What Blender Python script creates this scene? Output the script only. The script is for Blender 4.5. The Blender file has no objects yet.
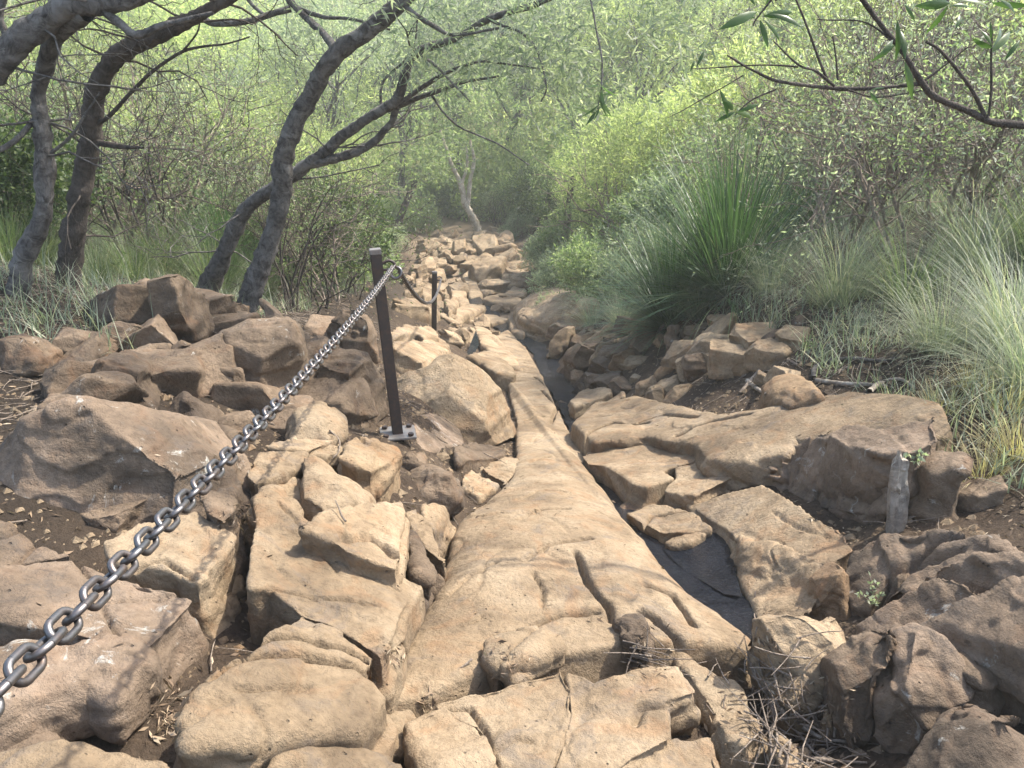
import bpy, bmesh, math, random
import numpy as np
from mathutils import Vector
from mathutils.bvhtree import BVHTree

R = math.radians
scene = bpy.context.scene
COL = scene.collection

# ------------------------------------------------------------------ camera, sky, sun, exposure
FPX, CX, CY = 804.0, 512.0, 384.0
PITCH = R(20.0)
cam_data = bpy.data.cameras.new('camera')
cam_data.sensor_width = 36.0
cam_data.lens = 36.0 * FPX / 1024.0
cam_data.clip_start = 0.05
cam_data.clip_end = 1500.0
cam = bpy.data.objects.new('camera', cam_data)
COL.objects.link(cam)
cam.location = (0, 0, 0)
cam.rotation_euler = (math.pi / 2 - PITCH, 0, 0)
scene.camera = cam

HAZE = 0.0028
SUN_AZ, SUN_EL = R(68.0), R(56.0)          # clockwise from +Y (the view direction)
SUN_DIR = Vector((math.cos(SUN_EL) * math.sin(SUN_AZ), math.cos(SUN_EL) * math.cos(SUN_AZ), math.sin(SUN_EL)))
world = bpy.data.worlds.new('World')
scene.world = world
world.use_nodes = True
wn = world.node_tree
bg = wn.nodes['Background']
sky = wn.nodes.new('ShaderNodeTexSky')
sky.sky_type = 'NISHITA'
sky.sun_disc = False
sky.sun_elevation = SUN_EL
sky.sun_rotation = SUN_AZ
sky.air_density = 1.0
sky.dust_density = 2.5
wn.links.new(sky.outputs[0], bg.inputs[0])
bg.inputs[1].default_value = 0.15
sd = bpy.data.lights.new('sun', 'SUN')
sd.energy = 3.15
sd.angle = R(0.9)
sd.color = (1.0, 0.95, 0.86)
sun = bpy.data.objects.new('sun', sd)
COL.objects.link(sun)
sun.rotation_euler = (-SUN_DIR).to_track_quat('-Z', 'Y').to_euler()
sun.location = SUN_DIR * 50
scene.view_settings.view_transform = 'Standard'
scene.view_settings.look = 'None'
scene.view_settings.gamma = 1.0
scene.view_settings.use_curve_mapping = False
scene.view_settings.exposure = 1.88
scene.cycles.max_bounces = 6
scene.cycles.transparent_max_bounces = 8
scene.cycles.sample_clamp_indirect = 4.0

# ------------------------------------------------------------------ helpers
def setp(o, label=None, cat=None, group=None, kind=None):
    if label: o['label'] = label
    if cat: o['category'] = cat
    if group: o['group'] = group
    if kind: o['kind'] = kind
    return o

def empty(name, loc, rz=0.0):
    o = bpy.data.objects.new(name, None)
    o.empty_display_size = 0.1
    o.location = loc
    o.rotation_euler = (0, 0, rz)
    COL.objects.link(o)
    return o

def mesh_np(name, verts, quads=None, tris=None, smooth=True):
    me = bpy.data.meshes.new(name)
    verts = np.ascontiguousarray(verts, dtype=np.float32)
    nq = 0 if quads is None else len(quads)
    nt = 0 if tris is None else len(tris)
    loops = []
    if nq: loops.append(np.asarray(quads, dtype=np.int32).ravel())
    if nt: loops.append(np.asarray(tris, dtype=np.int32).ravel())
    loops = np.concatenate(loops)
    starts = np.concatenate([np.arange(nq) * 4, nq * 4 + np.arange(nt) * 3]).astype(np.int32)
    me.vertices.add(len(verts)); me.vertices.foreach_set('co', verts.ravel())
    me.loops.add(len(loops)); me.loops.foreach_set('vertex_index', loops)
    me.polygons.add(nq + nt); me.polygons.foreach_set('loop_start', starts)
    me.polygons.foreach_set('use_smooth', np.full(nq + nt, smooth, dtype=bool))
    me.update(calc_edges=True)
    me.validate()
    return me

def link(name, me, mat, parent=None, loc=None):
    o = bpy.data.objects.new(name, me)
    if mat is not None and len(me.materials) == 0:
        me.materials.append(mat)
    COL.objects.link(o)
    if parent is not None: o.parent = parent
    if loc is not None: o.location = loc
    return o

class Buf:
    """collects quads as numpy blocks"""
    def __init__(self): self.v, self.q, self.n = [], [], 0
    def add(self, v, q):
        v = np.asarray(v, dtype=np.float32); q = np.asarray(q, dtype=np.int32)
        self.v.append(v); self.q.append(q + self.n); self.n += len(v)
    def mesh(self, name, smooth=True, origin=None):
        v = np.concatenate(self.v)
        if origin is not None: v = v - np.asarray(origin, dtype=np.float32)
        return mesh_np(name, v, np.concatenate(self.q), smooth=smooth)

# value noise, vectorised
def _h(ix, iy, iz, seed):
    n = (ix * 374761393 + iy * 668265263 + iz * 2147483647 + seed * 1274126177) & 0xFFFFFFFF
    n = ((n ^ (n >> 13)) * 1274126177) & 0xFFFFFFFF
    n = ((n ^ (n >> 16)) * 2246822519) & 0xFFFFFFFF
    return ((n ^ (n >> 15)) & 0xFFFFFF) / float(0xFFFFFF) * 2 - 1

def vnoise(p, seed=0):
    p = np.asarray(p, dtype=np.float64)
    i = np.floor(p).astype(np.int64); f = p - i
    u = f * f * f * (f * (f * 6 - 15) + 10)
    x, y, z = i[..., 0], i[..., 1], i[..., 2]
    ux, uy, uz = u[..., 0], u[..., 1], u[..., 2]
    def l(a, b, t): return a + (b - a) * t
    c = [[[_h(x + a, y + b, z + c_, seed) for c_ in (0, 1)] for b in (0, 1)] for a in (0, 1)]
    return l(l(l(c[0][0][0], c[1][0][0], ux), l(c[0][1][0], c[1][1][0], ux), uy),
             l(l(c[0][0][1], c[1][0][1], ux), l(c[0][1][1], c[1][1][1], ux), uy), uz)

def fbm(p, octv=4, seed=0, gain=0.5):
    p = np.asarray(p, dtype=np.float64)
    a, s, t = 1.0, 0.0, 0.0
    for k in range(octv):
        s = s + a * vnoise(p, seed + k * 17); t += a
        a *= gain; p = p * 2.03 + 11.3
    return s / t

def sstep(a, b, x):
    t = np.clip((np.asarray(x, dtype=np.float64) - a) / (b - a), 0, 1)
    return t * t * (3 - 2 * t)

# ------------------------------------------------------------------ the lie of the land (eye at the origin)
PY = np.array([-20, 0, 1.6, 3, 4.5, 8, 12, 15, 18, 28, 36, 45, 60, 90, 150, 400], float)
PZ = np.array([-1.0, -1.62, -1.74, -1.97, -2.3, -3.1, -3.75, -4.15, -4.35, -4.5, -4.2, -1.5, 4, 11, 13, 14], float)
XCY = np.array([0, 2, 4, 10, 15, 22, 28, 40], float)
XCX = np.array([.15, .15, .2, .1, -.3, -1.1, -1.9, -3.0], float)
LX = np.array([0, .45, .6, .8, 1, 2, 3, 5, 9, 20, 90], float)
LZ = np.array([0, .06, .2, .36, .45, .92, 1.15, 1.7, 2.8, 6, 11], float)
RX = np.array([0, .6, 1, 1.5, 2.2, 3, 5, 9, 20, 90], float)
RZ = np.array([0, 0, .2, .6, 1.25, 1.65, 2.5, 4, 7, 12], float)
SY = np.array([0, 1.5, 3, 5, 9, 14, 20, 30, 40], float)
SL = np.array([.4, .45, .7, 1, 1, .85, .6, .5, .25], float)
SRY = np.array([0, 2, 3, 5, 8, 14, 20, 40], float)
SR = np.array([.3, .35, .42, .66, 1, .9, .7, .25], float)

def smooth_interp(x, xp, fp, w):
    return (np.interp(x - w, xp, fp) + 2 * np.interp(x - w * .5, xp, fp) + 2 * np.interp(x, xp, fp)
            + 2 * np.interp(x + w * .5, xp, fp) + np.interp(x + w, xp, fp)) / 8.0

def G0(x, y):
    x = np.asarray(x, float); y = np.asarray(y, float)
    z = smooth_interp(y, PY, PZ, .8)
    X = x - np.interp(y, XCY, XCX)
    flat = np.interp(y, [0, 12, 20, 28], [0, 0, .5, .9])
    Xl = np.maximum(-X - flat, 0); Xr = np.maximum(X - flat, 0)
    z = z + np.interp(Xl, LX, LZ) * np.interp(y, SY, SL) + np.interp(Xr, RX, RZ) * np.interp(y, SRY, SR)
    return z

def ray(px, py):
    u = (px - CX) / FPX; v = (CY - py) / FPX
    c, s = math.cos(PITCH), math.sin(PITCH)
    return np.array([u, c + v * s, -s + v * c])

def hit(px, py, h=0.0, g=None):
    """where the sight line through a pixel meets the land raised by h"""
    g = g or G0
    d = ray(px, py)
    t = np.concatenate([np.arange(.6, 12, .02), np.arange(12, 80, .1)])
    zz = d[2] * t - (g(d[0] * t, d[1] * t) + h)
    k = np.argmax(zz < 0)
    if zz[k] >= 0: k = len(t) - 1
    if k == 0: return d * t[0]
    a, b = t[k - 1], t[k]
    for _ in range(14):
        m = .5 * (a + b)
        if d[2] * m - (float(g(d[0] * m, d[1] * m)) + h) < 0: b = m
        else: a = m
    return d * b

def at_depth(px, py, y):
    d = ray(px, py)
    return d * (y / d[1])

CROP = {'c4': (0, 230, 2.695), 'c5': (300, 220, 2.56), 'c6': (640, 250, 2.667), 'c7': (0, 480, 2.667), 'c8': (320, 480, 2.667),
        'c9': (640, 480, 2.667), 'c12': (320, 220, 5.12), 'c13': (320, 340, 5.12), 'c15': (520, 280, 5.12), 'c16': (580, 440, 5.12),
        'c1': (0, 0, 2.926), 'c2': (300, 0, 2.56), 'c3': (640, 0, 2.667), 'px': (0, 0, 1.0)}
def px(c, pts):
    ox, oy, s = CROP[c]
    return [(ox + p[0] / s, oy + p[1] / s) + tuple(p[2:]) for p in pts]

# the stream bed carved into the land
STREAM_PX = [(478, 296), (490, 310), (500, 322), (520, 334), (545, 352), (556, 378), (572, 402), (590, 445), (606, 478), (632, 515), (668, 545), (705, 575), (742, 612), (760, 650), (778, 700)]
STREAM = np.array([hit(a, b)[:2] for a, b in STREAM_PX])
POOL_C = hit(708, 572)[:2]
def seg_dist(x, y, line):
    x = np.asarray(x, float); y = np.asarray(y, float)
    best = np.full(np.broadcast(x, y).shape, 1e9)
    for (ax, ay), (bx, by) in zip(line[:-1], line[1:]):
        dx, dy = bx - ax, by - ay
        t = np.clip(((x - ax) * dx + (y - ay) * dy) / (dx * dx + dy * dy + 1e-12), 0, 1)
        best = np.minimum(best, np.hypot(x - ax - t * dx, y - ay - t * dy))
    return best
def G(x, y):
    d = seg_dist(x, y, STREAM)
    return G0(x, y) - .11 * np.exp(-(d / .24) ** 2) - .1 * np.exp(-((x - POOL_C[0]) ** 2 + (y - POOL_C[1]) ** 2) / .09)

# ------------------------------------------------------------------ materials
def new_mat(name):
    m = bpy.data.materials.new(name); m.use_nodes = True
    n = m.node_tree.nodes; l = m.node_tree.links
    b = n['Principled BSDF']
    return m, n, l, b
def ramp(n, stops):
    r = n.new('ShaderNodeValToRGB')
    e = r.color_ramp.elements
    while len(e) < len(stops): e.new(.5)
    for el, (p, c) in zip(e, stops):
        el.position = p; el.color = (c[0], c[1], c[2], 1)
    return r
def noise_tex(n, l, vec, scale, detail=4, rough=.55, dist=0.0):
    t = n.new('ShaderNodeTexNoise')
    t.inputs['Scale'].default_value = scale; t.inputs['Detail'].default_value = detail
    t.inputs['Roughness'].default_value = rough; t.inputs['Distortion'].default_value = dist
    l.new(vec, t.inputs['Vector'])
    return t
def mixc(n, l, fac, a, b, mode='MIX'):
    m = n.new('ShaderNodeMix'); m.data_type = 'RGBA'; m.blend_type = mode
    for s, v in ((m.inputs[0], fac), (m.inputs[6], a), (m.inputs[7], b)):
        if hasattr(v, 'is_linked') or hasattr(v, 'node'): l.new(v, s)
        elif isinstance(v, tuple): s.default_value = (v[0], v[1], v[2], 1)
        else: s.default_value = v
    return m.outputs[2]

def rock_mat(name, light, mid, dark, lichen=0.0, stain=.5):
    m, n, l, b = new_mat(name)
    geo = n.new('ShaderNodeNewGeometry'); pos = geo.outputs['Position']
    oi = n.new('ShaderNodeObjectInfo')
    big = noise_tex(n, l, pos, 2.2, 5, .6, .6)
    r1 = ramp(n, [(.36, dark), (.49, mid), (.62, light)])
    l.new(big.outputs['Fac'], r1.inputs[0])
    fine = noise_tex(n, l, pos, 38, 5, .7)
    r2 = ramp(n, [(.3, (.6, .575, .555)), (.5, (1, 1, 1)), (.7, (1.2, 1.19, 1.17))])
    l.new(fine.outputs['Fac'], r2.inputs[0])
    c = mixc(n, l, .75, r1.outputs[0], r2.outputs[0], 'MULTIPLY')
    # rusty and grey stains
    st = noise_tex(n, l, pos, 5.5, 4, .6, 1.2)
    r3 = ramp(n, [(.52, (0, 0, 0)), (.68, (1, 1, 1))])
    l.new(st.outputs['Fac'], r3.inputs[0])
    f = n.new('ShaderNodeMath'); f.operation = 'MULTIPLY'; f.inputs[1].default_value = stain
    l.new(r3.outputs[0], f.inputs[0])
    c = mixc(n, l, f.outputs[0], c, (mid[0] * 1.05, mid[1] * .78, mid[2] * .6))
    # pits
    pit = n.new('ShaderNodeTexVoronoi'); pit.inputs['Scale'].default_value = 26; l.new(pos, pit.inputs['Vector'])
    r4 = ramp(n, [(.06, (1, 1, 1)), (.13, (0, 0, 0))]); l.new(pit.outputs['Distance'], r4.inputs[0])
    gate = noise_tex(n, l, pos, 9, 2); r5 = ramp(n, [(.5, (0, 0, 0)), (.6, (1, 1, 1))]); l.new(gate.outputs['Fac'], r5.inputs[0])
    pm = n.new('ShaderNodeMath'); pm.operation = 'MULTIPLY'; l.new(r4.outputs[0], pm.inputs[0]); l.new(r5.outputs[0], pm.inputs[1])
    pf = n.new('ShaderNodeMath'); pf.operation = 'MULTIPLY'; l.new(pm.outputs[0], pf.inputs[0]); pf.inputs[1].default_value = .6
    c = mixc(n, l, pf.outputs[0], c, (dark[0] * .5, dark[1] * .5, dark[2] * .5))
    smp = n.new('ShaderNodeMapping'); smp.inputs['Scale'].default_value = (9, 34, 22); smp.inputs['Rotation'].default_value = (0, 0, .35); l.new(pos, smp.inputs[0])
    sc_ = noise_tex(n, l, smp.outputs[0], 1.0, 3, .6); r7 = ramp(n, [(.64, (0, 0, 0)), (.72, (1, 1, 1))]); l.new(sc_.outputs['Fac'], r7.inputs[0])
    sf = n.new('ShaderNodeMath'); sf.operation = 'MULTIPLY'; sf.inputs[1].default_value = .65; l.new(r7.outputs[0], sf.inputs[0])
    c = mixc(n, l, sf.outputs[0], c, (dark[0] * .7, dark[1] * .7, dark[2] * .7))
    gs = noise_tex(n, l, pos, 3.3, 6, .72, 1.4); r8 = ramp(n, [(.55, (0, 0, 0)), (.66, (1, 1, 1))]); l.new(gs.outputs['Fac'], r8.inputs[0])
    gf = n.new('ShaderNodeMath'); gf.operation = 'MULTIPLY'; gf.inputs[1].default_value = .5; l.new(r8.outputs[0], gf.inputs[0])
    c = mixc(n, l, gf.outputs[0], c, (mid[0] * .55, mid[0] * .47, mid[0] * .40))
    if lichen > 0:
        li = noise_tex(n, l, pos, 7.5, 6, .72, .8)
        r6 = ramp(n, [(.66 - lichen * .1, (0, 0, 0)), (.72 - lichen * .1, (1, 1, 1))]); l.new(li.outputs['Fac'], r6.inputs[0])
        lf = n.new('ShaderNodeMath'); lf.operation = 'MULTIPLY'; lf.inputs[1].default_value = .7; l.new(r6.outputs[0], lf.inputs[0])
        c = mixc(n, l, lf.outputs[0], c, (.37, .355, .31))
    # each rock a little different
    hv = n.new('ShaderNodeHueSaturation')
    mr = n.new('ShaderNodeMapRange'); mr.inputs[3].default_value = .82; mr.inputs[4].default_value = 1.14
    l.new(oi.outputs['Random'], mr.inputs[0]); l.new(mr.outputs[0], hv.inputs['Value'])
    l.new(c, hv.inputs['Color'])
    l.new(hv.outputs[0], b.inputs['Base Color'])
    b.inputs['Roughness'].default_value = .88
    b.inputs['Specular IOR Level'].default_value = .25
    bp = n.new('ShaderNodeBump'); bp.inputs['Strength'].default_value = .95; bp.inputs['Distance'].default_value = .02
    mid_n = noise_tex(n, l, pos, 15, 9, .74, .35)
    grit = noise_tex(n, l, pos, 70, 4, .7)
    gm = n.new('ShaderNodeMath'); gm.operation = 'MULTIPLY_ADD'; gm.inputs[1].default_value = .55; l.new(grit.outputs['Fac'], gm.inputs[0]); l.new(mid_n.outputs['Fac'], gm.inputs[2])
    ad = n.new('ShaderNodeMath'); ad.operation = 'SUBTRACT'
    l.new(gm.outputs[0], ad.inputs[0]); l.new(pm.outputs[0], ad.inputs[1])
    l.new(ad.outputs[0], bp.inputs['Height']); l.new(bp.outputs[0], b.inputs['Normal'])
    return m

M = {}
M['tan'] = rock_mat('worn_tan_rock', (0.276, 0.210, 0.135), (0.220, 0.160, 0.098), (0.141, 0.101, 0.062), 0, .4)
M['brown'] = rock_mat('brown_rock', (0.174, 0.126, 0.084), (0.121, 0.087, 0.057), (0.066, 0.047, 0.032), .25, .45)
M['grey'] = rock_mat('lichen_rock', (0.221, 0.163, 0.114), (0.159, 0.115, 0.078), (0.087, 0.064, 0.044), .5, .25)
M['orange'] = rock_mat('orange_rock', (0.268, 0.189, 0.110), (0.208, 0.137, 0.077), (0.134, 0.088, 0.051), 0, .4)

M['block'] = rock_mat('tan_orange_rock', (0.262, 0.192, 0.116), (0.210, 0.143, 0.082), (0.138, 0.092, 0.053), 0, .6)
def ground_mat():
    m, n, l, b = new_mat('earth')
    geo = n.new('ShaderNodeNewGeometry'); pos = geo.outputs['Position']
    a = noise_tex(n, l, pos, 1.3, 6, .65, .5)
    r1 = ramp(n, [(.3, (.048, .034, .024)), (.5, (.09, .064, .044)), (.7, (.15, .108, .073))]); l.new(a.outputs['Fac'], r1.inputs[0])
    f = noise_tex(n, l, pos, 45, 6, .75); r2 = ramp(n, [(.3, (.5, .5, .5)), (.55, (1, 1, 1)), (.75, (1.5, 1.45, 1.35))]); l.new(f.outputs['Fac'], r2.inputs[0])
    c = mixc(n, l, .85, r1.outputs[0], r2.outputs[0], 'MULTIPLY')
    # grassy, mossy ground away from the trodden line
    at = n.new('ShaderNodeAttribute'); at.attribute_name = 'green'
    g = noise_tex(n, l, pos, 3.0, 5, .6); r3 = ramp(n, [(.35, (.075, .085, .03)), (.6, (.16, .16, .065))]); l.new(g.outputs['Fac'], r3.inputs[0])
    c = mixc(n, l, at.outputs['Fac'], c, r3.outputs[0])
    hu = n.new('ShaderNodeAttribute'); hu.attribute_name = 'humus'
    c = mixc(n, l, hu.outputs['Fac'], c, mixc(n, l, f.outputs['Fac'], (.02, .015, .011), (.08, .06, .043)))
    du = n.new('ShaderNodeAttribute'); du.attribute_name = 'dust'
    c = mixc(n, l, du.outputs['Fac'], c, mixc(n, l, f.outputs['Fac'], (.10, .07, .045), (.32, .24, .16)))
    l.new(c, b.inputs['Base Color']); b.inputs['Roughness'].default_value = .95; b.inputs['Specular IOR Level'].default_value = .15
    bp = n.new('ShaderNodeBump'); bp.inputs['Strength'].default_value = 1.0; bp.inputs['Distance'].default_value = .045
    l.new(f.outputs['Fac'], bp.inputs['Height']); l.new(bp.outputs[0], b.inputs['Normal'])
    return m
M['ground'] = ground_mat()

def water_mat(nm, spec):
    m, n, l, b = new_mat(nm)
    geo = n.new('ShaderNodeNewGeometry'); pos = geo.outputs['Position']
    a = noise_tex(n, l, pos, 6, 4, .6); r1 = ramp(n, [(.35, (.006, .008, .013)), (.7, (.018, .021, .028))]); l.new(a.outputs['Fac'], r1.inputs[0])
    l.new(r1.outputs[0], b.inputs['Base Color']); b.inputs['Roughness'].default_value = .09; b.inputs['IOR'].default_value = 1.33
    b.inputs['Specular IOR Level'].default_value = spec
    w = noise_tex(n, l, pos, 62, 4, .65, .5)
    bp = n.new('ShaderNodeBump'); bp.inputs['Strength'].default_value = 1.0; bp.inputs['Distance'].default_value = .045
    l.new(w.outputs['Fac'], bp.inputs['Height']); l.new(bp.outputs[0], b.inputs['Normal'])
    return m
M['water'] = water_mat('stream_water', .8)
M['pool'] = water_mat('dark_pool_water', .6)

def leaf_mat(name, stops, trans=.45, rough=.5, tboost=1.5):
    m, n, l, b = new_mat(name)
    geo = n.new('ShaderNodeNewGeometry')
    r = ramp(n, stops); l.new(geo.outputs['Random Per Island'], r.inputs[0])
    oi = n.new('ShaderNodeObjectInfo'); hv = n.new('ShaderNodeHueSaturation')
    mr = n.new('ShaderNodeMapRange'); mr.inputs[3].default_value = .85; mr.inputs[4].default_value = 1.15
    l.new(oi.outputs['Random'], mr.inputs[0]); l.new(mr.outputs[0], hv.inputs['Value']); l.new(r.outputs[0], hv.inputs['Color'])
    l.new(hv.outputs[0], b.inputs['Base Color']); b.inputs['Roughness'].default_value = rough; b.inputs['Specular IOR Level'].default_value = .3
    t = n.new('ShaderNodeBsdfTranslucent')
    tc = mixc(n, l, 1.0, hv.outputs[0], (1.06 * tboost, 1.18 * tboost, .76 * tboost), 'MULTIPLY')
    l.new(tc, t.inputs['Color'])
    mx = n.new('ShaderNodeMixShader'); mx.inputs[0].default_value = trans
    l.new(b.outputs[0], mx.inputs[1]); l.new(t.outputs[0], mx.inputs[2])
    l.new(mx.outputs[0], n['Material Output'].inputs['Surface'])
    return m
M['leaf_yellow'] = leaf_mat('feathery_yellow_leaf', [(0, (.19, .23, .095)), (.5, (.28, .315, .145)), (1, (.40, .41, .22))], .55)
M['leaf_green'] = leaf_mat('mid_green_leaf', [(0, (.10, .14, .062)), (.6, (.175, .22, .105)), (1, (.29, .31, .18))], .5)
M['leaf_grey'] = leaf_mat('grey_green_leaf', [(0, (.14, .17, .115)), (.6, (.23, .26, .18)), (1, (.36, .37, .27))], .5)
M['leaf_dark'] = leaf_mat('dark_green_leaf', [(0, (0.03, 0.048, 0.017)), (0.6, (0.06, 0.09, 0.029)), (1, (0.108, 0.132, 0.048))], .35)
M['leaf_near'] = leaf_mat('lance_leaf', [(0, (.04, .075, .02)), (.6, (.06, .105, .03)), (1, (.10, .14, .04))], .4, .35)
M['blade_green'] = leaf_mat('spiky_blade', [(0, (.03, .065, .022)), (.6, (.06, .115, .038)), (.9, (.10, .16, .065)), (1, (.22, .22, .12))], .3, .35)
M['blade_pale'] = leaf_mat('sedge_blade', [(0, (0.119, 0.15, 0.1)), (0.6, (0.181, 0.206, 0.144)), (0.85, (0.275, 0.275, 0.2)), (1, (0.425, 0.388, 0.275))], .35, .45)
M['blade_dry'] = leaf_mat('dry_blade', [(0, (0.253, 0.218, 0.103)), (0.6, (0.368, 0.31, 0.161)), (1, (0.483, 0.414, 0.241))], .3, .6)
M['litter'] = leaf_mat('leaf_litter', [(0, (.06, .04, .025)), (.5, (.16, .11, .07)), (.85, (.27, .2, .13)), (1, (.38, .31, .22))], .1, .8, 1.0)

M['leaf_gold'] = leaf_mat('feathery_gold_leaf', [(0, (.215, .25, .10)), (.5, (.32, .345, .155)), (1, (.44, .44, .25))], .55)
def bark_mat(name, a, b_, sc=14):
    m, n, l, b = new_mat(name)
    tc = n.new('ShaderNodeNewGeometry'); pos = tc.outputs['Position']
    t = noise_tex(n, l, pos, sc, 6, .7, .8); r = ramp(n, [(.35, a), (.62, b_)]); l.new(t.outputs['Fac'], r.inputs[0])
    pt = noise_tex(n, l, pos, 4.5, 6, .7, 1.0); rp_ = ramp(n, [(.55, (0, 0, 0)), (.62, (1, 1, 1))]); l.new(pt.outputs['Fac'], rp_.inputs[0])
    pf_ = n.new('ShaderNodeMath'); pf_.operation = 'MULTIPLY'; pf_.inputs[1].default_value = .5; l.new(rp_.outputs[0], pf_.inputs[0])
    l.new(mixc(n, l, pf_.outputs[0], r.outputs[0], (b_[0] * 1.7, b_[1] * 1.75, b_[2] * 1.75)), b.inputs['Base Color']); b.inputs['Roughness'].default_value = .9; b.inputs['Specular IOR Level'].default_value = .2
    mp = n.new('ShaderNodeMapping'); mp.inputs['Scale'].default_value = (1, 1, .25); l.new(pos, mp.inputs[0])
    v = noise_tex(n, l, mp.outputs[0], 60, 6, .7)
    bp = n.new('ShaderNodeBump'); bp.inputs['Strength'].default_value = 1.0; bp.inputs['Distance'].default_value = .022
    l.new(v.outputs['Fac'], bp.inputs['Height']); l.new(bp.outputs[0], b.inputs['Normal'])
    return m
M['bark'] = bark_mat('grey_bark', (.04, .034, .03), (.16, .145, .13))
M['bark_dark'] = bark_mat('dark_bark', (.035, .028, .022), (.10, .08, .065))
M['bark_pale'] = bark_mat('pale_bark', (.22, .17, .12), (.48, .41, .32), 5)
M['twig'] = bark_mat('twig_bark', (.13, .10, .075), (.28, .225, .175), 20)
M['wood'] = bark_mat('weathered_wood', (.16, .13, .10), (.36, .31, .25), 10)

def metal(name, col, rough, met, rust=0.0):
    m, n, l, b = new_mat(name)
    geo = n.new('ShaderNodeNewGeometry'); pos = geo.outputs['Position']
    t = noise_tex(n, l, pos, 30, 5, .7)
    r = ramp(n, [(.45, col), (.7, (col[0] * .6 + .10 * rust, col[1] * .6 + .05 * rust, col[2] * .6 + .025 * rust))])
    l.new(t.outputs['Fac'], r.inputs[0]); l.new(r.outputs[0], b.inputs['Base Color'])
    b.inputs['Metallic'].default_value = met
    mr = n.new('ShaderNodeMapRange'); mr.inputs[3].default_value = rough - .1; mr.inputs[4].default_value = rough + .15
    l.new(t.outputs['Fac'], mr.inputs[0]); l.new(mr.outputs[0], b.inputs['Roughness'])
    bp = n.new('ShaderNodeBump'); bp.inputs['Strength'].default_value = .15; bp.inputs['Distance'].default_value = .003
    l.new(t.outputs['Fac'], bp.inputs['Height']); l.new(bp.outputs[0], b.inputs['Normal'])
    return m
M['galv'] = metal('galvanised_steel', (.14, .133, .13), .42, .9, .7)
M['post'] = metal('dark_brown_steel', (.035, .026, .022), .55, .25, .5)
M['plate'] = metal('dull_grey_steel', (.2, .19, .175), .55, .6, .7)

# ------------------------------------------------------------------ ground
def axis(lo, hi, a, b, step, grow=1.12):
    out = [float(v) for v in np.arange(a, b, step)]
    s, v = step, out[-1]
    while v < hi:
        s *= grow; v += s; out.append(v)
    s, v = step, out[0]
    pre = []
    while v > lo:
        s *= grow; v -= s; pre.append(v)
    return np.array(pre[::-1] + out)
gx = axis(-90, 90, -3.6, 3.6, .045); gy = axis(-25, 130, .9, 9.5, .045, 1.045)
GX, GY = np.meshgrid(gx, gy)
gd = np.hypot(GX, GY)
def ground_z(x, y):
    z = G(x, y)
    p = np.stack([np.asarray(x, float), np.asarray(y, float), np.zeros_like(np.asarray(x, float))], -1)
    z = z + .035 * fbm(p * 3.1, 4, 5) + .012 * fbm(p * 14, 3, 9)
    far = sstep(10, 40, y)
    Xg = np.asarray(x, float) - np.interp(y, XCY, XCX)
    z = z + .06 * sstep(.45, .7, -Xg) * (1 - sstep(1.9, 2.4, -Xg)) * (1 - sstep(3.6, 4.6, y))      # soil washed in between the slabs
    return z + far * 1.2 * fbm(p * .11, 4, 3)
GZ = ground_z(GX, GY)
nx, ny = len(gx), len(gy)
idx = np.arange(nx * ny).reshape(ny, nx)
quads = np.stack([idx[:-1, :-1], idx[:-1, 1:], idx[1:, 1:], idx[1:, :-1]], -1).reshape(-1, 4)
gme = mesh_np('ground', np.stack([GX, GY, GZ], -1).reshape(-1, 3), quads)
XX = GX - np.interp(GY, XCY, XCX)
grn = np.clip(sstep(2.4, 4.0, XX) * .8 + sstep(3.4, 6, -XX) * .8 + sstep(24, 32, GY), 0, 1)
at = gme.attributes.new('green', 'FLOAT', 'POINT'); at.data.foreach_set('value', grn.ravel().astype(np.float32))
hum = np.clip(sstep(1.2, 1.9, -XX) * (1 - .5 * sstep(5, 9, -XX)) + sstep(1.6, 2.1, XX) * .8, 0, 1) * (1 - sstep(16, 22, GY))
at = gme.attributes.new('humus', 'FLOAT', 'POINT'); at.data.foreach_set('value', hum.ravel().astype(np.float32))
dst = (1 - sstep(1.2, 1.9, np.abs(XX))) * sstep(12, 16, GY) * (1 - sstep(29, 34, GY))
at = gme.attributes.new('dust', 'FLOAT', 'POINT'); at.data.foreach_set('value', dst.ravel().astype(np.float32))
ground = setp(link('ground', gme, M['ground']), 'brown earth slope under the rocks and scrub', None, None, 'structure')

# ------------------------------------------------------------------ rocks
_tmp = bpy.data.objects.new('remesh_work', bpy.data.meshes.new('remesh_work'))
COL.objects.link(_tmp)
_mod = _tmp.modifiers.new('r', 'REMESH'); _mod.mode = 'VOXEL'

def remesh(verts, faces, voxel):
    me = bpy.data.meshes.new('w')
    bm = bmesh.new()
    vs = [bm.verts.new(v) for v in verts]
    for f in faces:
        try: bm.faces.new([vs[i] for i in f])
        except ValueError: pass
    bmesh.ops.recalc_face_normals(bm, faces=bm.faces)
    bmesh.ops.triangulate(bm, faces=[f for f in bm.faces if len(f.verts) > 4], ngon_method='EAR_CLIP')
    bm.to_mesh(me); bm.free()
    old = _tmp.data; _tmp.data = me; bpy.data.meshes.remove(old)
    _mod.voxel_size = voxel
    dg = bpy.context.evaluated_depsgraph_get(); dg.update()
    ev = _tmp.evaluated_get(dg)
    m2 = ev.to_mesh()
    nv = len(m2.vertices); co = np.empty(nv * 3, np.float32); m2.vertices.foreach_get('co', co)
    nl = len(m2.loops); li = np.empty(nl, np.int32); m2.loops.foreach_get('vertex_index', li)
    ev.to_mesh_clear()
    return co.reshape(-1, 3).astype(np.float64), li.reshape(-1, 4)

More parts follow.
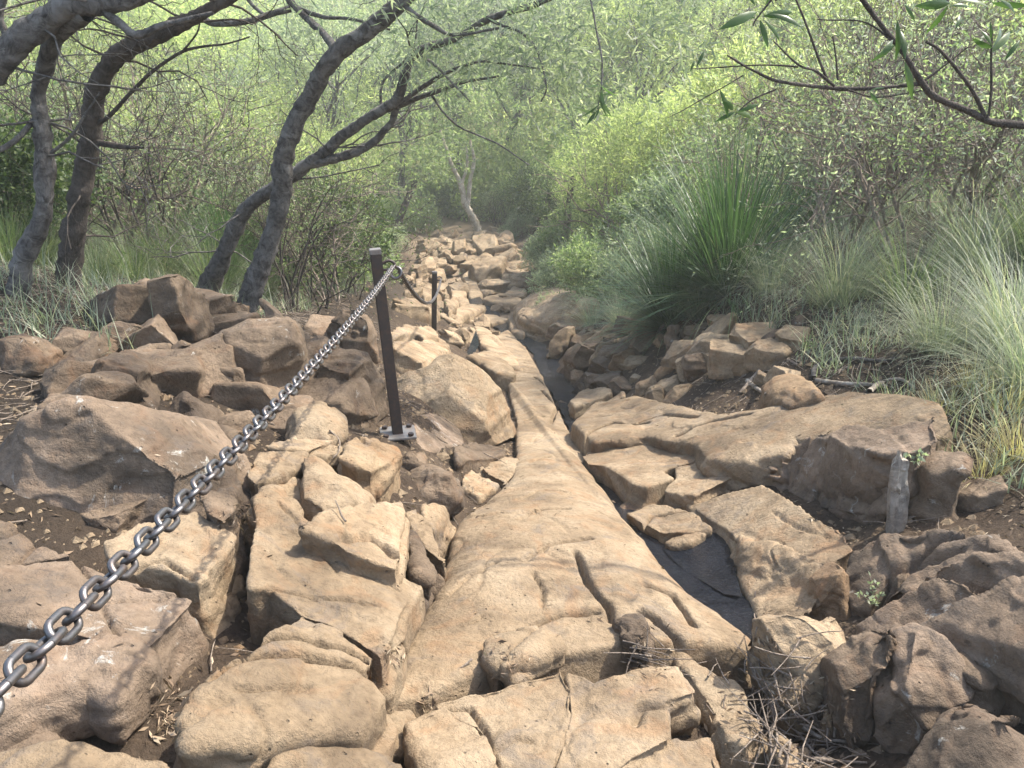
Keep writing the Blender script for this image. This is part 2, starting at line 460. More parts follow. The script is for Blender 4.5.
def vnormals(v, q):
    n = np.cross(v[q[:, 2]] - v[q[:, 0]], v[q[:, 3]] - v[q[:, 1]])
    out = np.zeros_like(v)
    for k in range(4): np.add.at(out, q[:, k], n)
    return out / (np.linalg.norm(out, axis=1, keepdims=True) + 1e-12)

def relax(v, q, it, fac=.5):
    e = np.concatenate([q[:, [0, 1]], q[:, [1, 2]], q[:, [2, 3]], q[:, [3, 0]]])
    deg = np.bincount(e[:, 0], minlength=len(v)) + np.bincount(e[:, 1], minlength=len(v))
    for _ in range(it):
        s = np.empty_like(v)
        for k in range(3):
            s[:, k] = np.bincount(e[:, 0], v[e[:, 1], k], len(v)) + np.bincount(e[:, 1], v[e[:, 0], k], len(v))
        v = v + fac * (s / np.maximum(deg, 1)[:, None] - v)
    return v

ROCKS = []          # (verts, quads) in world space, for dropping things on
_seed = [0]
def roughen(v, q, size, dist, cracks, rough, round_, bulge=None, strata=1.0, cuts=0):
    _seed[0] += 1; sd_ = _seed[0] * 7
    v = relax(v, q, max(1, round_ - 1), .5)
    if cuts:                                    # flat broken faces
        rg = np.random.default_rng(sd_); c0 = v.mean(0)
        for _ in range(cuts):
            dn = rg.normal(size=3); dn[1] -= .3; dn[2] += .25; dn /= np.linalg.norm(dn)
            s_ = (v - c0) @ dn; o_ = np.quantile(s_, rg.uniform(.86, .965))
            v = v - np.maximum(s_ - o_, 0)[:, None] * dn * .93
    if bulge is not None:
        line, amt, wid, end = bulge
        n = vnormals(v, q)
        d = seg_dist(v[:, 0], v[:, 1], line)
        k = np.sqrt(np.clip(1 - (1 - np.minimum(d / wid, 1)) ** 2, 0, 1)) * sstep(.0, .5, n[:, 2])
        if end is not None: k = k * (1 - .65 * sstep(3.3, 5.2, v[:, 1])) * (.3 + .7 * sstep(0, .75, seg_dist(v[:, 0], v[:, 1], end)))
        v[:, 2] += amt * k
    n = vnormals(v, q)
    big = min(.085 * size, .034) * rough
    d = big * fbm(v * (1.1 / size), 2, sd_)
    rid = 1 - np.abs(fbm(v * (2.2 / size) + 31, 3, sd_ + 3)) * 2
    d = d + big * .38 * (rid - .5)
    d = d + .011 * rough * fbm(v * 9, 3, sd_ + 5)
    if dist < 5: d = d + .006 * rough * (fbm(v * 26, 3, sd_ + 8) - .6 * np.abs(fbm(v * 15, 3, sd_ + 21)))
    # flaked steps and hairline cracks
    tq = fbm(v * (1.5 + .35 / size) + sd_, 4, sd_ + 11) * 2.6; fr_ = tq - np.floor(tq)
    d = d + .012 * rough * (np.floor(tq) + sstep(.45, .55, fr_))
    ck_ = fbm(v * (1.0 + .5 / size) + sd_ * 3, 3, sd_ + 13)
    d = d - .018 * rough * np.exp(-(ck_ / .014) ** 2) * sstep(-.1, .25, vnoise(v * 1.7 + 5, sd_))
    # bedding: broken ledges that show on the flanks
    tilt = v[:, 2] + .18 * v[:, 0] + .1 * fbm(v * 1.3, 2, sd_ + 9)
    lay = vnoise(np.stack([tilt * 16, v[:, 0] * .8, v[:, 1] * .8], -1), 77)
    d = d + strata * .014 * rough * (1 - np.abs(n[:, 2])) * np.tanh(lay * 5)
    v = v + n * d[:, None]
    for line, depth, w, jit in cracks:
        wob = .5 * w * fbm(v * 11, 3, 55 + len(line))
        dd = seg_dist(v[:, 0] + wob * 1.8, v[:, 1] + wob * 1.4, line)
        v[:, 2] -= depth * np.exp(-(dd / w) ** 2) * sstep(-.2, .4, n[:, 2])
    return relax(v, q, 1, .3)

def finish(name, v, q, mat, label, cat, group, kind=None):
    base = np.array([(v[:, 0].min() + v[:, 0].max()) / 2, (v[:, 1].min() + v[:, 1].max()) / 2, v[:, 2].min()])
    me = mesh_np(name, v - base, q)
    ROCKS.append((v, q))
    o = link(name, me, M[mat], None, base)
    return setp(o, label, cat, group, kind or 'thing')

def voxel_for(dist, size):
    if size > 2.2: return .0092
    return min(max(.0078, .0027 * dist), size / 18)

def slab(crop, pts, label, h=.2, mat='tan', bulge=0, wid=.2, round_=3, rough=1.0, cracks=(), taper=.06, name='rock_slab', cat='rock slab', group='rock slabs along the path', sink=.14, kind=None, strata=1.0):
    P = px(crop, pts)
    if np.mean([p[0] for p in P]) < 430 and np.mean([p[1] for p in P]) > 430: h = h * .8
    W = np.array([hit(p[0], p[1], p[2] if len(p) > 2 else h) for p in P])
    c = W.mean(0)
    if kind is None: W[:, :2] = c[:2] + (W[:, :2] - c[:2]) * 1.045
    size = float(np.sqrt(np.ptp(W[:, 0]) * np.ptp(W[:, 1]))) + .05
    B = W.copy()
    B[:, :2] = c[:2] + (W[:, :2] - c[:2]) * (1 + taper)
    gz = G(B[:, 0], B[:, 1])
    B[:, 2] = np.minimum(gz - sink, W[:, 2] - .08)
    n = len(W)
    faces = [list(range(n)), list(range(2 * n - 1, n - 1, -1))] + [[i, (i + 1) % n, n + (i + 1) % n, n + i] for i in range(n)]
    dist = float(np.linalg.norm(c))
    v, q = remesh(np.concatenate([W, B]), faces, voxel_for(dist, size))
    cr = []
    for ck in cracks:
        line = np.array([hit(a[0], a[1], h)[:2] for a in px(ck[0], ck[1])])
        cr.append((line, (ck[2] if len(ck) > 2 else .03) * 1.9, (ck[3] if len(ck) > 3 else .011) * .72, 0))
    bl = (np.concatenate([W[:, :2], W[:1, :2]]) if kind is None else W[1:-9, :2], bulge, wid, None if kind is None else W[-9:, :2]) if bulge else None
    v = roughen(v, q, size, dist, cr, rough, round_, bl, strata)
    return finish(name, v, q, mat, label, cat, group, kind)

def boulder(crop, pts, label, d=None, tf=None, tb=None, lean=.35, fs=.84, off=(0, .0), mat='brown', round_=3, rough=1.0, name='boulder', cat='boulder', group='boulders beside the path', sink=.12, strata=1.0, cuts=12, grow=1.1):
    P = px(crop, pts)
    if d is None:
        lo = max(P, key=lambda p: p[1])
        d = hit(lo[0], lo[1])[1]
    base_z = min(at_depth(p[0], p[1], d)[2] for p in P)
    W = []
    for p in P:
        r = ray(p[0], p[1])          # meet the leaning plane  y = d + lean*(z-base)
        t = (d - lean * base_z) / (r[1] - lean * r[2])
        W.append(r * t)
    W = np.array(W); c = W.mean(0); W = c + (W - c) * grow
    size = float(np.sqrt(np.ptp(W[:, 0]) * np.ptp(W[:, 2]))) + .03
    tf = size * .22 if tf is None else tf
    tb = size * .6 if tb is None else tb
    nrm = np.array([0, -1, lean]); nrm = nrm / np.linalg.norm(nrm)
    F = c + (W - c) * fs + nrm * tf + np.array([off[0] * size, 0, off[1] * size])
    Bk = c + (W - c) * .86 - np.array([0, -1, 0]) * tb
    Bk[:, 2] -= tb * .45
    low = W[:, 2] < c[2]
    for A, s in ((F, .6), (W, 1.0), (Bk, 1.4)):
        A[low, 2] -= sink * s
    n = len(W)
    faces = [list(range(n)), list(range(3 * n - 1, 2 * n - 1, -1))]
    for i in range(n):
        j = (i + 1) % n
        faces += [[i, j, n + j, n + i], [n + i, n + j, 2 * n + j, 2 * n + i]]
    dist = float(np.linalg.norm(c))
    v, q = remesh(np.concatenate([F, W, Bk]), faces, voxel_for(dist, size))
    v = roughen(v, q, size, dist, [], rough, round_, None, strata, cuts)
    return finish(name, v, q, mat, label, cat, group)

#ROCKS-BEGIN
# --- the worn rounded rock that is the path
slab('px', [(385, 705, .05), (392, 690, .06), (405, 650, .06), (415, 625, .06), (440, 590, .06), (446, 572, .06), (453, 545, .06), (462, 525, .05), (482, 510, .05), (500, 495, .04), (512, 480, .04), (517, 462, .04), (517, 440, .05), (516, 420, .05), (510, 395, .05), (504, 375, .05), (496, 355, .05), (490, 338, .05), (508, 330, .03), (526, 348, .0), (540, 372, -.02), (552, 400, -.03), (564, 428, -.03), (577, 452, -.03), (597, 490, -.02), (628, 530, 0), (666, 578, 0), (690, 604, 0), (728, 628, 0), (748, 642, 0), (744, 655, .02), (700, 650, .05), (672, 648, .07), (639, 650, .08), (605, 655, .08), (560, 663, .08), (500, 674, .07), (444, 696, .06), (430, 706, .05)],
     'long smooth rounded tan rock worn down the middle as the path', h=.12, bulge=.13, wid=.36, round_=3, rough=.55, name='path', cat=None, group=None, kind='structure', strata=.3, taper=.03,
     cracks=[('c8', [(540, 250), (600, 215), (720, 190)], .022, .02), ('c8', [(530, 135), (590, 110), (660, 105)], .018, .014), ('c8', [(530, 75), (580, 50), (650, 45)], .015, .012),
             ('c8', [(680, 230), (720, 300), (770, 350), (780, 380)], .035, .014), ('c8', [(440, 480), (450, 430), (560, 395), (640, 370), (740, 360)], .03, .014), ('c8', [(570, 280), (595, 320), (590, 350)], .015, .01),
             ('c8', [(860, 350), (900, 370), (960, 420), (1020, 470)], .04, .018), ('c8', [(880, 290), (940, 300), (1000, 370)], .03, .014), ('c8', [(345, 300), (400, 270), (470, 250)], .012, .012), ('c8', [(370, 385), (410, 375), (430, 365)], .01, .008),
             ('c5', [(620, 440), (660, 470), (640, 510)], .03, .02), ('c5', [(580, 500), (620, 495)], .03, .02), ('c5', [(590, 610), (640, 600)], .015, .012), ('c5', [(600, 400), (640, 430)], .03, .02)])
slab('c8', [(310, 592), (380, 572), (470, 550), (640, 503), (668, 560), (662, 620), (625, 760), (600, 830), (460, 810), (432, 665), (385, 640), (330, 612)], 'flat tan block at the foot of the path, cracked along its left side', h=.14, rough=.7, cracks=[('c8', [(330, 600), (400, 600), (440, 660), (470, 760)], .02, .01), ('c8', [(470, 710), (520, 680), (560, 690)], .012, .012)], taper=.01)
slab('c8', [(660, 507), (700, 520), (735, 540), (860, 500), (955, 492), (1005, 565), (920, 590), (942, 680), (830, 738), (760, 800), (640, 830), (640, 745), (672, 620)], 'square tan block with a dark notch in its right side, at the path foot', h=.14, rough=.8, cracks=[('c8', [(840, 640), (850, 600), (920, 600)], .02, .015)], taper=.01)
slab('c8', [(950, 692), (1040, 668), (1075, 740), (1100, 850), (800, 850), (780, 790), (840, 748)], 'pale tan block cut off by the bottom edge below the notched block', h=.1, rough=.8, taper=.01)
slab('c8', [(445, 432), (500, 408), (575, 396), (545, 440), (470, 495), (440, 470)], 'small wedge of tan rock left of the gap across the path', h=.15, bulge=.02, wid=.1, rough=.7, name='stone', cat='stone', group='small stones', taper=.02)
slab('c8', [(490, 490), (545, 450), (595, 402), (640, 418), (642, 450), (560, 472)], 'rounded tan wedge lying across the gap in the path', h=.17, bulge=.02, wid=.1, rough=.7, name='stone', cat='stone', group='small stones', taper=.02)
slab('c8', [(498, 500), (600, 460), (622, 478), (520, 526)], 'thin flat tan stone in the gap below the wedges', h=.13, rough=.6, name='stone', cat='stone', group='small stones', taper=.02)
slab('c8', [(780, 370), (860, 362), (890, 395), (870, 425), (800, 415)], 'brown lump of rock in the hollow on the right side of the path', h=.16, bulge=.03, wid=.08, mat='brown', name='stone', cat='stone', group='small stones', taper=.1)
slab('c8', [(955, 455), (1030, 500), (1130, 560), (1160, 630), (1195, 700), (1170, 720), (1100, 700), (1030, 590), (1000, 540), (960, 485)], 'narrow sloping tan slab on the right flank of the path foot', h=.05, rough=.7, taper=.02)
slab('c9', [(200, 655), (280, 620), (330, 640), (340, 680), (290, 720), (220, 710)], 'rounded brown knob ending the right flank of the path', h=.1, bulge=.03, wid=.1, rough=.8, name='stone', cat='stone', group='small stones')
slab('c9', [(340, 690), (380, 680), (440, 740), (470, 790), (430, 830), (370, 760)], 'pale rounded stone beside the twig heap at the bottom edge', h=.1, rough=.7, name='stone', cat='stone', group='small stones')

# --- left foreground steps
slab('c7', [(-90, 425), (0, 422), (130, 418), (330, 437), (378, 460), (372, 490), (312, 560), (290, 580), (230, 548), (100, 575), (0, 612), (-90, 630)], 'broad flat brown slab low on the left under the chain, second step from the bottom', h=.27, mat='grey', rough=.9, cracks=[('c7', [(-20, 385), (60, 400), (200, 430)], .03, .012)])
slab('c7', [(-90, 255), (40, 225), (200, 206), (290, 240), (480, 288), (517, 302), (510, 325), (402, 430), (372, 447), (200, 407), (0, 372), (-90, 365)], 'broad brown slab with pale scratches under the middle of the chain', h=.29, mat='grey', rough=.8, cracks=[('c7', [(270, 320), (400, 300), (510, 290)], .015, .007), ('c7', [(270, 330), (300, 390), (330, 440)], .015, .007), ('c7', [(200, 205), (230, 250)], .015, .007)])
slab('c7', [(280, 160), (380, 112), (520, 95), (622, 150), (602, 185), (542, 258), (525, 272), (450, 236), (300, 212)], 'tan slab above the chain with a deep crack along its front', h=.3, mat='tan', rough=.8, cracks=[('c7', [(350, 225), (440, 215), (520, 265)], .025, .01)])
slab('c7', [(-90, 90), (0, 100), (48, 120), (64, 150), (190, 200), (30, 228), (-90, 250)], 'broken brown slab at the left edge below the big left boulder', h=.27, mat='grey', rough=.9, cracks=[('c7', [(-20, 160), (20, 150), (50, 125)], .04, .015), ('c7', [(40, 215), (80, 180), (110, 160)], .03, .012)])
slab('c7', [(-90, 735), (0, 720), (200, 700), (330, 714), (420, 738), (472, 790), (250, 900), (-90, 900)], 'pale tan slab in the bottom left corner', h=.32, rough=.8)
slab('c7', [(-90, 622), (60, 645), (140, 682), (120, 702), (0, 716), (-90, 722)], 'small dark slab with white marks above the corner slab', h=.16, mat='grey', rough=.9, name='stone', cat='stone', group='small stones')
slab('c7', [(470, 490), (500, 450), (540, 455), (550, 490), (520, 530), (480, 515)], 'orange brown stone upmost in the dirt gully between the left slabs', h=.07, mat='orange', name='stone', cat='stone', group='small stones')
slab('c7', [(415, 565), (450, 540), (510, 548), (522, 562), (480, 590), (430, 590)], 'flat orange stone in the middle of the dirt gully', h=.06, mat='orange', name='stone', cat='stone', group='small stones')
slab('c7', [(365, 640), (410, 600), (470, 625), (480, 655), (430, 672)], 'flat square orange stone lowest in the dirt gully', h=.06, mat='orange', name='stone', cat='stone', group='small stones')
slab('c7', [(530, 310), (640, 300), (640, 380), (570, 420), (520, 390)], 'low rounded brown rock filling the top of the dirt gully', h=.1, bulge=.04, wid=.15, mat='tan', name='stone', cat='stone', group='small stones')
slab('c7', [(590, 250), (640, 245), (655, 280), (610, 300), (580, 280)], 'small stone under the left edge of the long lit slab', h=.12, mat='tan', name='stone', cat='stone', group='small stones')
slab('c7', [(540, 40), (620, 30), (628, 70), (600, 110), (560, 90)], 'upright brown block between the two dirt cracks beside the chain', h=.36, mat='brown', name='stone', cat='stone', group='small stones')
# --- the lit slabs left of the path
slab('c7', [(680, 55), (705, 30), (745, 45), (800, 105), (860, 150), (945, 195), (1115, 282), (1060, 360), (1045, 400), (1010, 470), (960, 430), (880, 382), (800, 350), (720, 285), (668, 290), (668, 200), (685, 120)], 'long pale tan slab leaning down beside the path, dark crevice on its right', h=.32, rough=.85, cracks=[('c7', [(720, 290), (800, 300), (930, 320), (1010, 340)], .015, .008), ('c7', [(740, 60), (830, 160), (900, 240)], .01, .008)], taper=.02)
slab('c7', [(495, 640), (570, 545), (680, 452), (800, 357), (900, 400), (1008, 470), (985, 530), (1017, 590), (952, 690), (760, 692), (600, 716), (520, 710)], 'big rounded pale tan block with two cracks across its top, left of the path foot', h=.32, bulge=.015, wid=.1, round_=2, rough=.9, cracks=[('c7', [(560, 555), (640, 500), (720, 485), (850, 495), (1000, 520)], .05, .012), ('c7', [(640, 475), (720, 435), (840, 440), (970, 475)], .05, .012), ('c7', [(640, 590), (720, 600), (820, 580)], .012, .01)], taper=.02)
slab('c7', [(700, 775), (740, 722), (830, 690), (930, 705), (1050, 740), (1095, 810), (900, 920), (690, 920)], 'rounded tan boulder top cut off by the bottom edge', h=.28, bulge=.04, wid=.2, round_=5, rough=.8)
slab('c8', [(-40, 128), (0, 90), (100, 66), (212, 64), (226, 90), (216, 190), (205, 235), (140, 210), (80, 190), (45, 165)], 'flat tan block with an orange broken end above the long slab', h=.42, rough=.8, cracks=[('c8', [(60, 150), (130, 140), (200, 190)], .025, .02)], taper=.03)
slab('c8', [(270, 76), (330, 80), (350, 105), (310, 150), (268, 118)], 'smooth tan stone beside the dirt at the left edge of the path', h=.14, bulge=.03, wid=.08, name='stone', cat='stone', group='small stones')
slab('c8', [(228, 82), (256, 76), (300, 145), (342, 206), (330, 218), (272, 172)], 'long narrow tan stone wedged against the path edge', h=.22, name='stone', cat='stone', group='small stones')
slab('c8', [(236, 130), (262, 165), (300, 226), (290, 262), (256, 240)], 'thin brown stone wedged behind the narrow one', h=.25, mat='brown', name='stone', cat='stone', group='small stones')
boulder('c8', [(262, 285), (320, 250), (342, 300), (332, 320), (285, 332), (262, 310)], 'dark angular stone in the crevice beside the long slab', mat='brown', name='stone', cat='stone', group='small stones')
boulder('c8', [(215, 350), (262, 320), (278, 335), (262, 390), (205, 420), (195, 400)], 'dark stone under the right corner of the long slab', mat='brown', name='stone', cat='stone', group='small stones')
boulder('c8', [(128, 510), (168, 488), (190, 520), (182, 560), (150, 572), (130, 550)], 'small brown stone in the crevice beside the cracked block', mat='brown', name='stone', cat='stone', group='small stones')
slab('c8', [(105, 650), (160, 605), (240, 610), (258, 640), (215, 725), (130, 740)], 'low brown stone right of the cracked block', h=.1, mat='tan', name='stone', cat='stone', group='small stones')
slab('c8', [(240, 650), (330, 606), (420, 652), (462, 750), (440, 800), (340, 800), (265, 740)], 'pale tan block with a dark chipped front at the foot of the path', h=.14, rough=.9, name='stone', cat='stone', group='small stones')

# --- rocks around the post
boulder('c5', [(205, 395), (320, 380), (350, 346), (400, 344), (460, 380), (520, 440), (570, 520), (576, 560), (540, 590), (420, 562), (330, 520), (210, 490)], 'huge smooth brown boulder behind the foot of the near post', tb=.7, tf=.1, lean=.5, fs=.82, off=(-.05, -.05), mat='tan', round_=5, rough=.8)
boulder('px', [(291, 398), (303, 374), (330, 350), (352, 352), (367, 356), (381, 362), (379, 390), (369, 405), (366, 422), (330, 410), (295, 402)], 'dark faced brown boulder left of the near post', mat='brown', lean=.15, fs=.88, tb=.5)
slab('px', [(340, 456), (352, 441), (368, 437), (386, 442), (398, 448), (401, 456), (388, 464), (372, 470), (355, 464)], 'tall square block with an orange side just below the near post', h=.3, mat='block', round_=2, rough=.8, taper=.02, cracks=[('c13', [(180, 490), (230, 540), (330, 560)], .02, .01)])
slab('c5', [(0, 610), (40, 598), (100, 638), (160, 678), (192, 722), (150, 745), (60, 748), (0, 715)], 'rounded tan rock in front of the orange sided block', h=.28, bulge=.05, wid=.15, round_=5, rough=.8)
slab('c5', [(-10, 500), (50, 485), (105, 508), (112, 542), (60, 552), (-10, 540)], 'rounded tan stone behind the square block, nearest the dark faced boulder', h=.22, bulge=.04, wid=.12, name='stone', cat='stone', group='small stones')
slab('c5', [(-20, 555), (60, 545), (108, 562), (98, 598), (40, 596), (-20, 600)], 'flat tan stone left of the square block', h=.24, bulge=.02, wid=.1, name='stone', cat='stone', group='small stones')
slab('c4', [(660, 650), (700, 600), (770, 590), (830, 600), (810, 640), (690, 680)], 'flat tan rock at the left end of the lit cluster beside the chain', h=.25, mat='tan', name='stone', cat='stone', group='small stones')
slab('c4', [(690, 720), (740, 665), (800, 660), (810, 700), (850, 740), (790, 750), (700, 745)], 'grey tan rock below the flat rock in the lit cluster', h=.22, mat='tan', name='stone', cat='stone', group='small stones')
slab('c4', [(660, 768), (700, 705), (750, 705), (810, 750), (800, 800), (700, 810)], 'rounded rock at the head of the long lit slab', h=.26, bulge=.03, wid=.1, mat='tan', name='stone', cat='stone', group='small stones')
slab('c4', [(720, 580), (790, 545), (880, 545), (900, 570), (830, 590)], 'flat tan stone at the back of the lit cluster', h=.26, mat='tan', name='stone', cat='stone', group='small stones')
boulder('c5', [(265, 650), (350, 598), (390, 610), (402, 680), (345, 742), (275, 725)], 'brown boulder in shade right of the orange sided block', mat='brown', lean=.6)
boulder('c13', [(405, 560), (520, 560), (530, 620), (430, 690), (410, 640)], 'brown stone directly below the base plate', mat='brown', name='stone', cat='stone', group='small stones')
slab('c13', [(690, 545), (760, 502), (850, 530), (950, 560), (940, 588), (860, 604), (700, 604)], 'low brown stone under the huge boulder', h=.1, mat='brown', name='stone', cat='stone', group='small stones')
slab('c13', [(820, 642), (910, 592), (1010, 600), (1022, 660), (960, 722), (845, 665)], 'flat pale stone at the left edge of the path below the huge boulder', h=.07, mat='tan', name='stone', cat='stone', group='small stones')
slab('c13', [(730, 690), (770, 660), (830, 690), (905, 740), (810, 780), (740, 745)], 'flat half buried stone in the dirt beside the flat pale one', h=.05, mat='tan', name='stone', cat='stone', group='small stones')
slab('c13', [(470, 380), (560, 375), (650, 400), (720, 460), (730, 530), (600, 560), (500, 570), (490, 480)], 'grey tan ledge holding the base plate of the near post', h=.02, mat='grey', rough=.5, round_=3)

# --- left boulder pile
boulder('c4', [(275, 165), (345, 110), (435, 133), (456, 180), (462, 240), (390, 262), (272, 247)], 'big brown boulder at the top left of the boulder pile', lean=.3, tb=.5)
boulder('c4', [(380, 118), (430, 100), (475, 110), (495, 150), (507, 190), (502, 240), (470, 310), (440, 262)], 'tall brown boulder leaning on the big one at the top of the pile', lean=.2, tb=.4)
boulder('c4', [(230, 262), (300, 245), (380, 260), (440, 290), (446, 320), (402, 358), (290, 318), (230, 305)], 'wide brown boulder in the left middle of the pile', lean=.4)
boulder('c4', [(190, 302), (270, 298), (360, 325), (386, 370), (382, 402), (430, 440), (470, 500), (466, 540), (400, 515), (280, 455), (230, 405)], 'long dark boulder sloping down the left of the pile', lean=.3)
boulder('c4', [(440, 378), (530, 336), (592, 330), (640, 370), (660, 440), (656, 472), (590, 486), (540, 472), (460, 442)], 'flat faced brown boulder in the front of the pile', lean=.45, fs=.85, off=(-.03, -.02))
boulder('c4', [(440, 430), (500, 440), (560, 492), (622, 532), (550, 572), (470, 545)], 'low brown boulder at the foot of the pile', lean=.5)
boulder('c4', [(538, 312), (600, 235), (650, 195), (700, 200), (770, 250), (787, 320), (752, 392), (722, 452), (660, 474), (640, 420), (600, 345)], 'largest brown boulder of the pile, cracked across, under the leaning tree', lean=.35, fs=.82, off=(-.04, .02), tb=.5)
boulder('c4', [(700, 190), (760, 235), (822, 300), (816, 350), (780, 385), (760, 320), (720, 240)], 'narrow boulder behind the right side of the largest one', lean=.2)
boulder('c4', [(505, 190), (640, 184), (645, 205), (600, 245), (580, 252), (510, 238)], 'flat brown slab behind the pile below the leaning tree', lean=.6, tb=.3)
boulder('c4', [(515, 250), (545, 235), (577, 255), (562, 286), (517, 278)], 'small round stone in the notch at the top of the pile', name='stone', cat='stone', group='small stones')
boulder('c4', [(438, 340), (480, 290), (530, 278), (537, 322), (485, 360), (450, 372)], 'rounded brown stone in the middle of the pile', name='stone', cat='stone', group='small stones')
boulder('c4', [(383, 367), (440, 358), (447, 390), (420, 412), (385, 395)], 'small brown stone left of the flat faced boulder', name='stone', cat='stone', group='small stones')
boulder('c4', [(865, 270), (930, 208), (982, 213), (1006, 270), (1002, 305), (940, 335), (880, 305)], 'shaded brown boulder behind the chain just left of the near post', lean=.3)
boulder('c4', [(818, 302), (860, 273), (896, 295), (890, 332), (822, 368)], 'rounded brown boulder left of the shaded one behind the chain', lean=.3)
boulder('px', [(-30, 505), (-30, 468), (28, 425), (75, 406), (125, 409), (150, 416), (166, 436), (190, 456), (205, 472), (190, 492), (150, 502), (106, 546), (40, 526), (-30, 515)], 'big brown boulder with a pale top at the left edge behind the slabs', lean=.55, tb=.6, tf=.05, fs=.9, off=(-.05, -.02), mat='grey', rough=.7, strata=.4, cuts=5)
boulder('px', [(165, 438), (200, 456), (236, 466), (236, 495), (216, 526), (180, 512), (155, 500)], 'brown rock against the right side of the big left boulder', lean=.4, mat='brown')
boulder('c4', [(-40, 265), (60, 270), (117, 310), (110, 345), (30, 376), (-40, 370)], 'flat brown boulder alone at the left edge below the trees', lean=.5)
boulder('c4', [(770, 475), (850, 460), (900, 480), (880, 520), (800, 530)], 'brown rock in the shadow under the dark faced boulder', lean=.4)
boulder('c4', [(900, 490), (980, 510), (1000, 550), (930, 545)], 'low dark rock between the dark faced boulder and the square block', lean=.4, name='stone', cat='stone', group='small stones')
boulder('c4', [(660, 480), (720, 460), (730, 490), (690, 515), (655, 505)], 'small dark stone at the foot of the largest boulder', name='stone', cat='stone', group='small stones')
boulder('c4', [(500, 545), (560, 510), (615, 540), (600, 575), (520, 580)], 'brown stone lowest in front of the pile', name='stone', cat='stone', group='small stones')
boulder('c4', [(555, 700), (632, 695), (635, 768), (560, 770)], 'square brown block below the chain beside the dirt crack', mat='brown', lean=.5, name='stone', cat='stone', group='small stones')

# --- steps beyond the post
boulder('c12', [(345, 428), (400, 418), (520, 416), (550, 450), (575, 520), (560, 545), (360, 545)], 'square brown block just behind the near post', lean=.3, tb=.8, mat='tan')
slab('c12', [(360, 560), (430, 525), (560, 540), (600, 572), (600, 600), (520, 598), (490, 572), (372, 585)], 'flat tan slab behind the huge boulder, farther of two', h=.2)
boulder('c12', [(370, 570), (490, 565), (512, 600), (522, 642), (370, 612)], 'dark fronted ledge right of the near post', mat='brown', lean=.3)
boulder('c12', [(610, 560), (690, 553), (732, 600), (702, 652), (620, 602)], 'angular tan rock with a dark face near the far post foot', mat='tan', lean=.3)
slab('c12', [(520, 592), (600, 600), (662, 640), (640, 662), (520, 642)], 'flat tan slab above the huge boulder, right of the ledge', h=.15)
slab('c12', [(370, 618), (480, 620), (600, 650), (662, 672), (530, 720), (380, 652)], 'long low tan slab right behind the huge boulder', h=.2)
slab('c12', [(660, 547), (800, 540), (832, 590), (720, 592)], 'tan slab beside the small blue pool', h=.1)
slab('c12', [(790, 545), (860, 560), (930, 620), (1000, 700), (1040, 768), (960, 740), (880, 680), (820, 620)], 'stepped tan ledge running down the left of the stream', h=.14, cracks=[('c12', [(860, 600), (930, 640)], .03, .02), ('c12', [(900, 680), (960, 700)], .03, .02)])
slab('c12', [(760, 690), (860, 680), (960, 730), (1000, 800), (900, 790), (820, 740)], 'cracked tan rock above the right shoulder of the huge boulder', h=.18, bulge=.05, wid=.2)
slab('c12', [(370, 395), (480, 400), (600, 460), (560, 480), (420, 420)], 'flat tan slab behind the square block and under the far chain', h=.15)
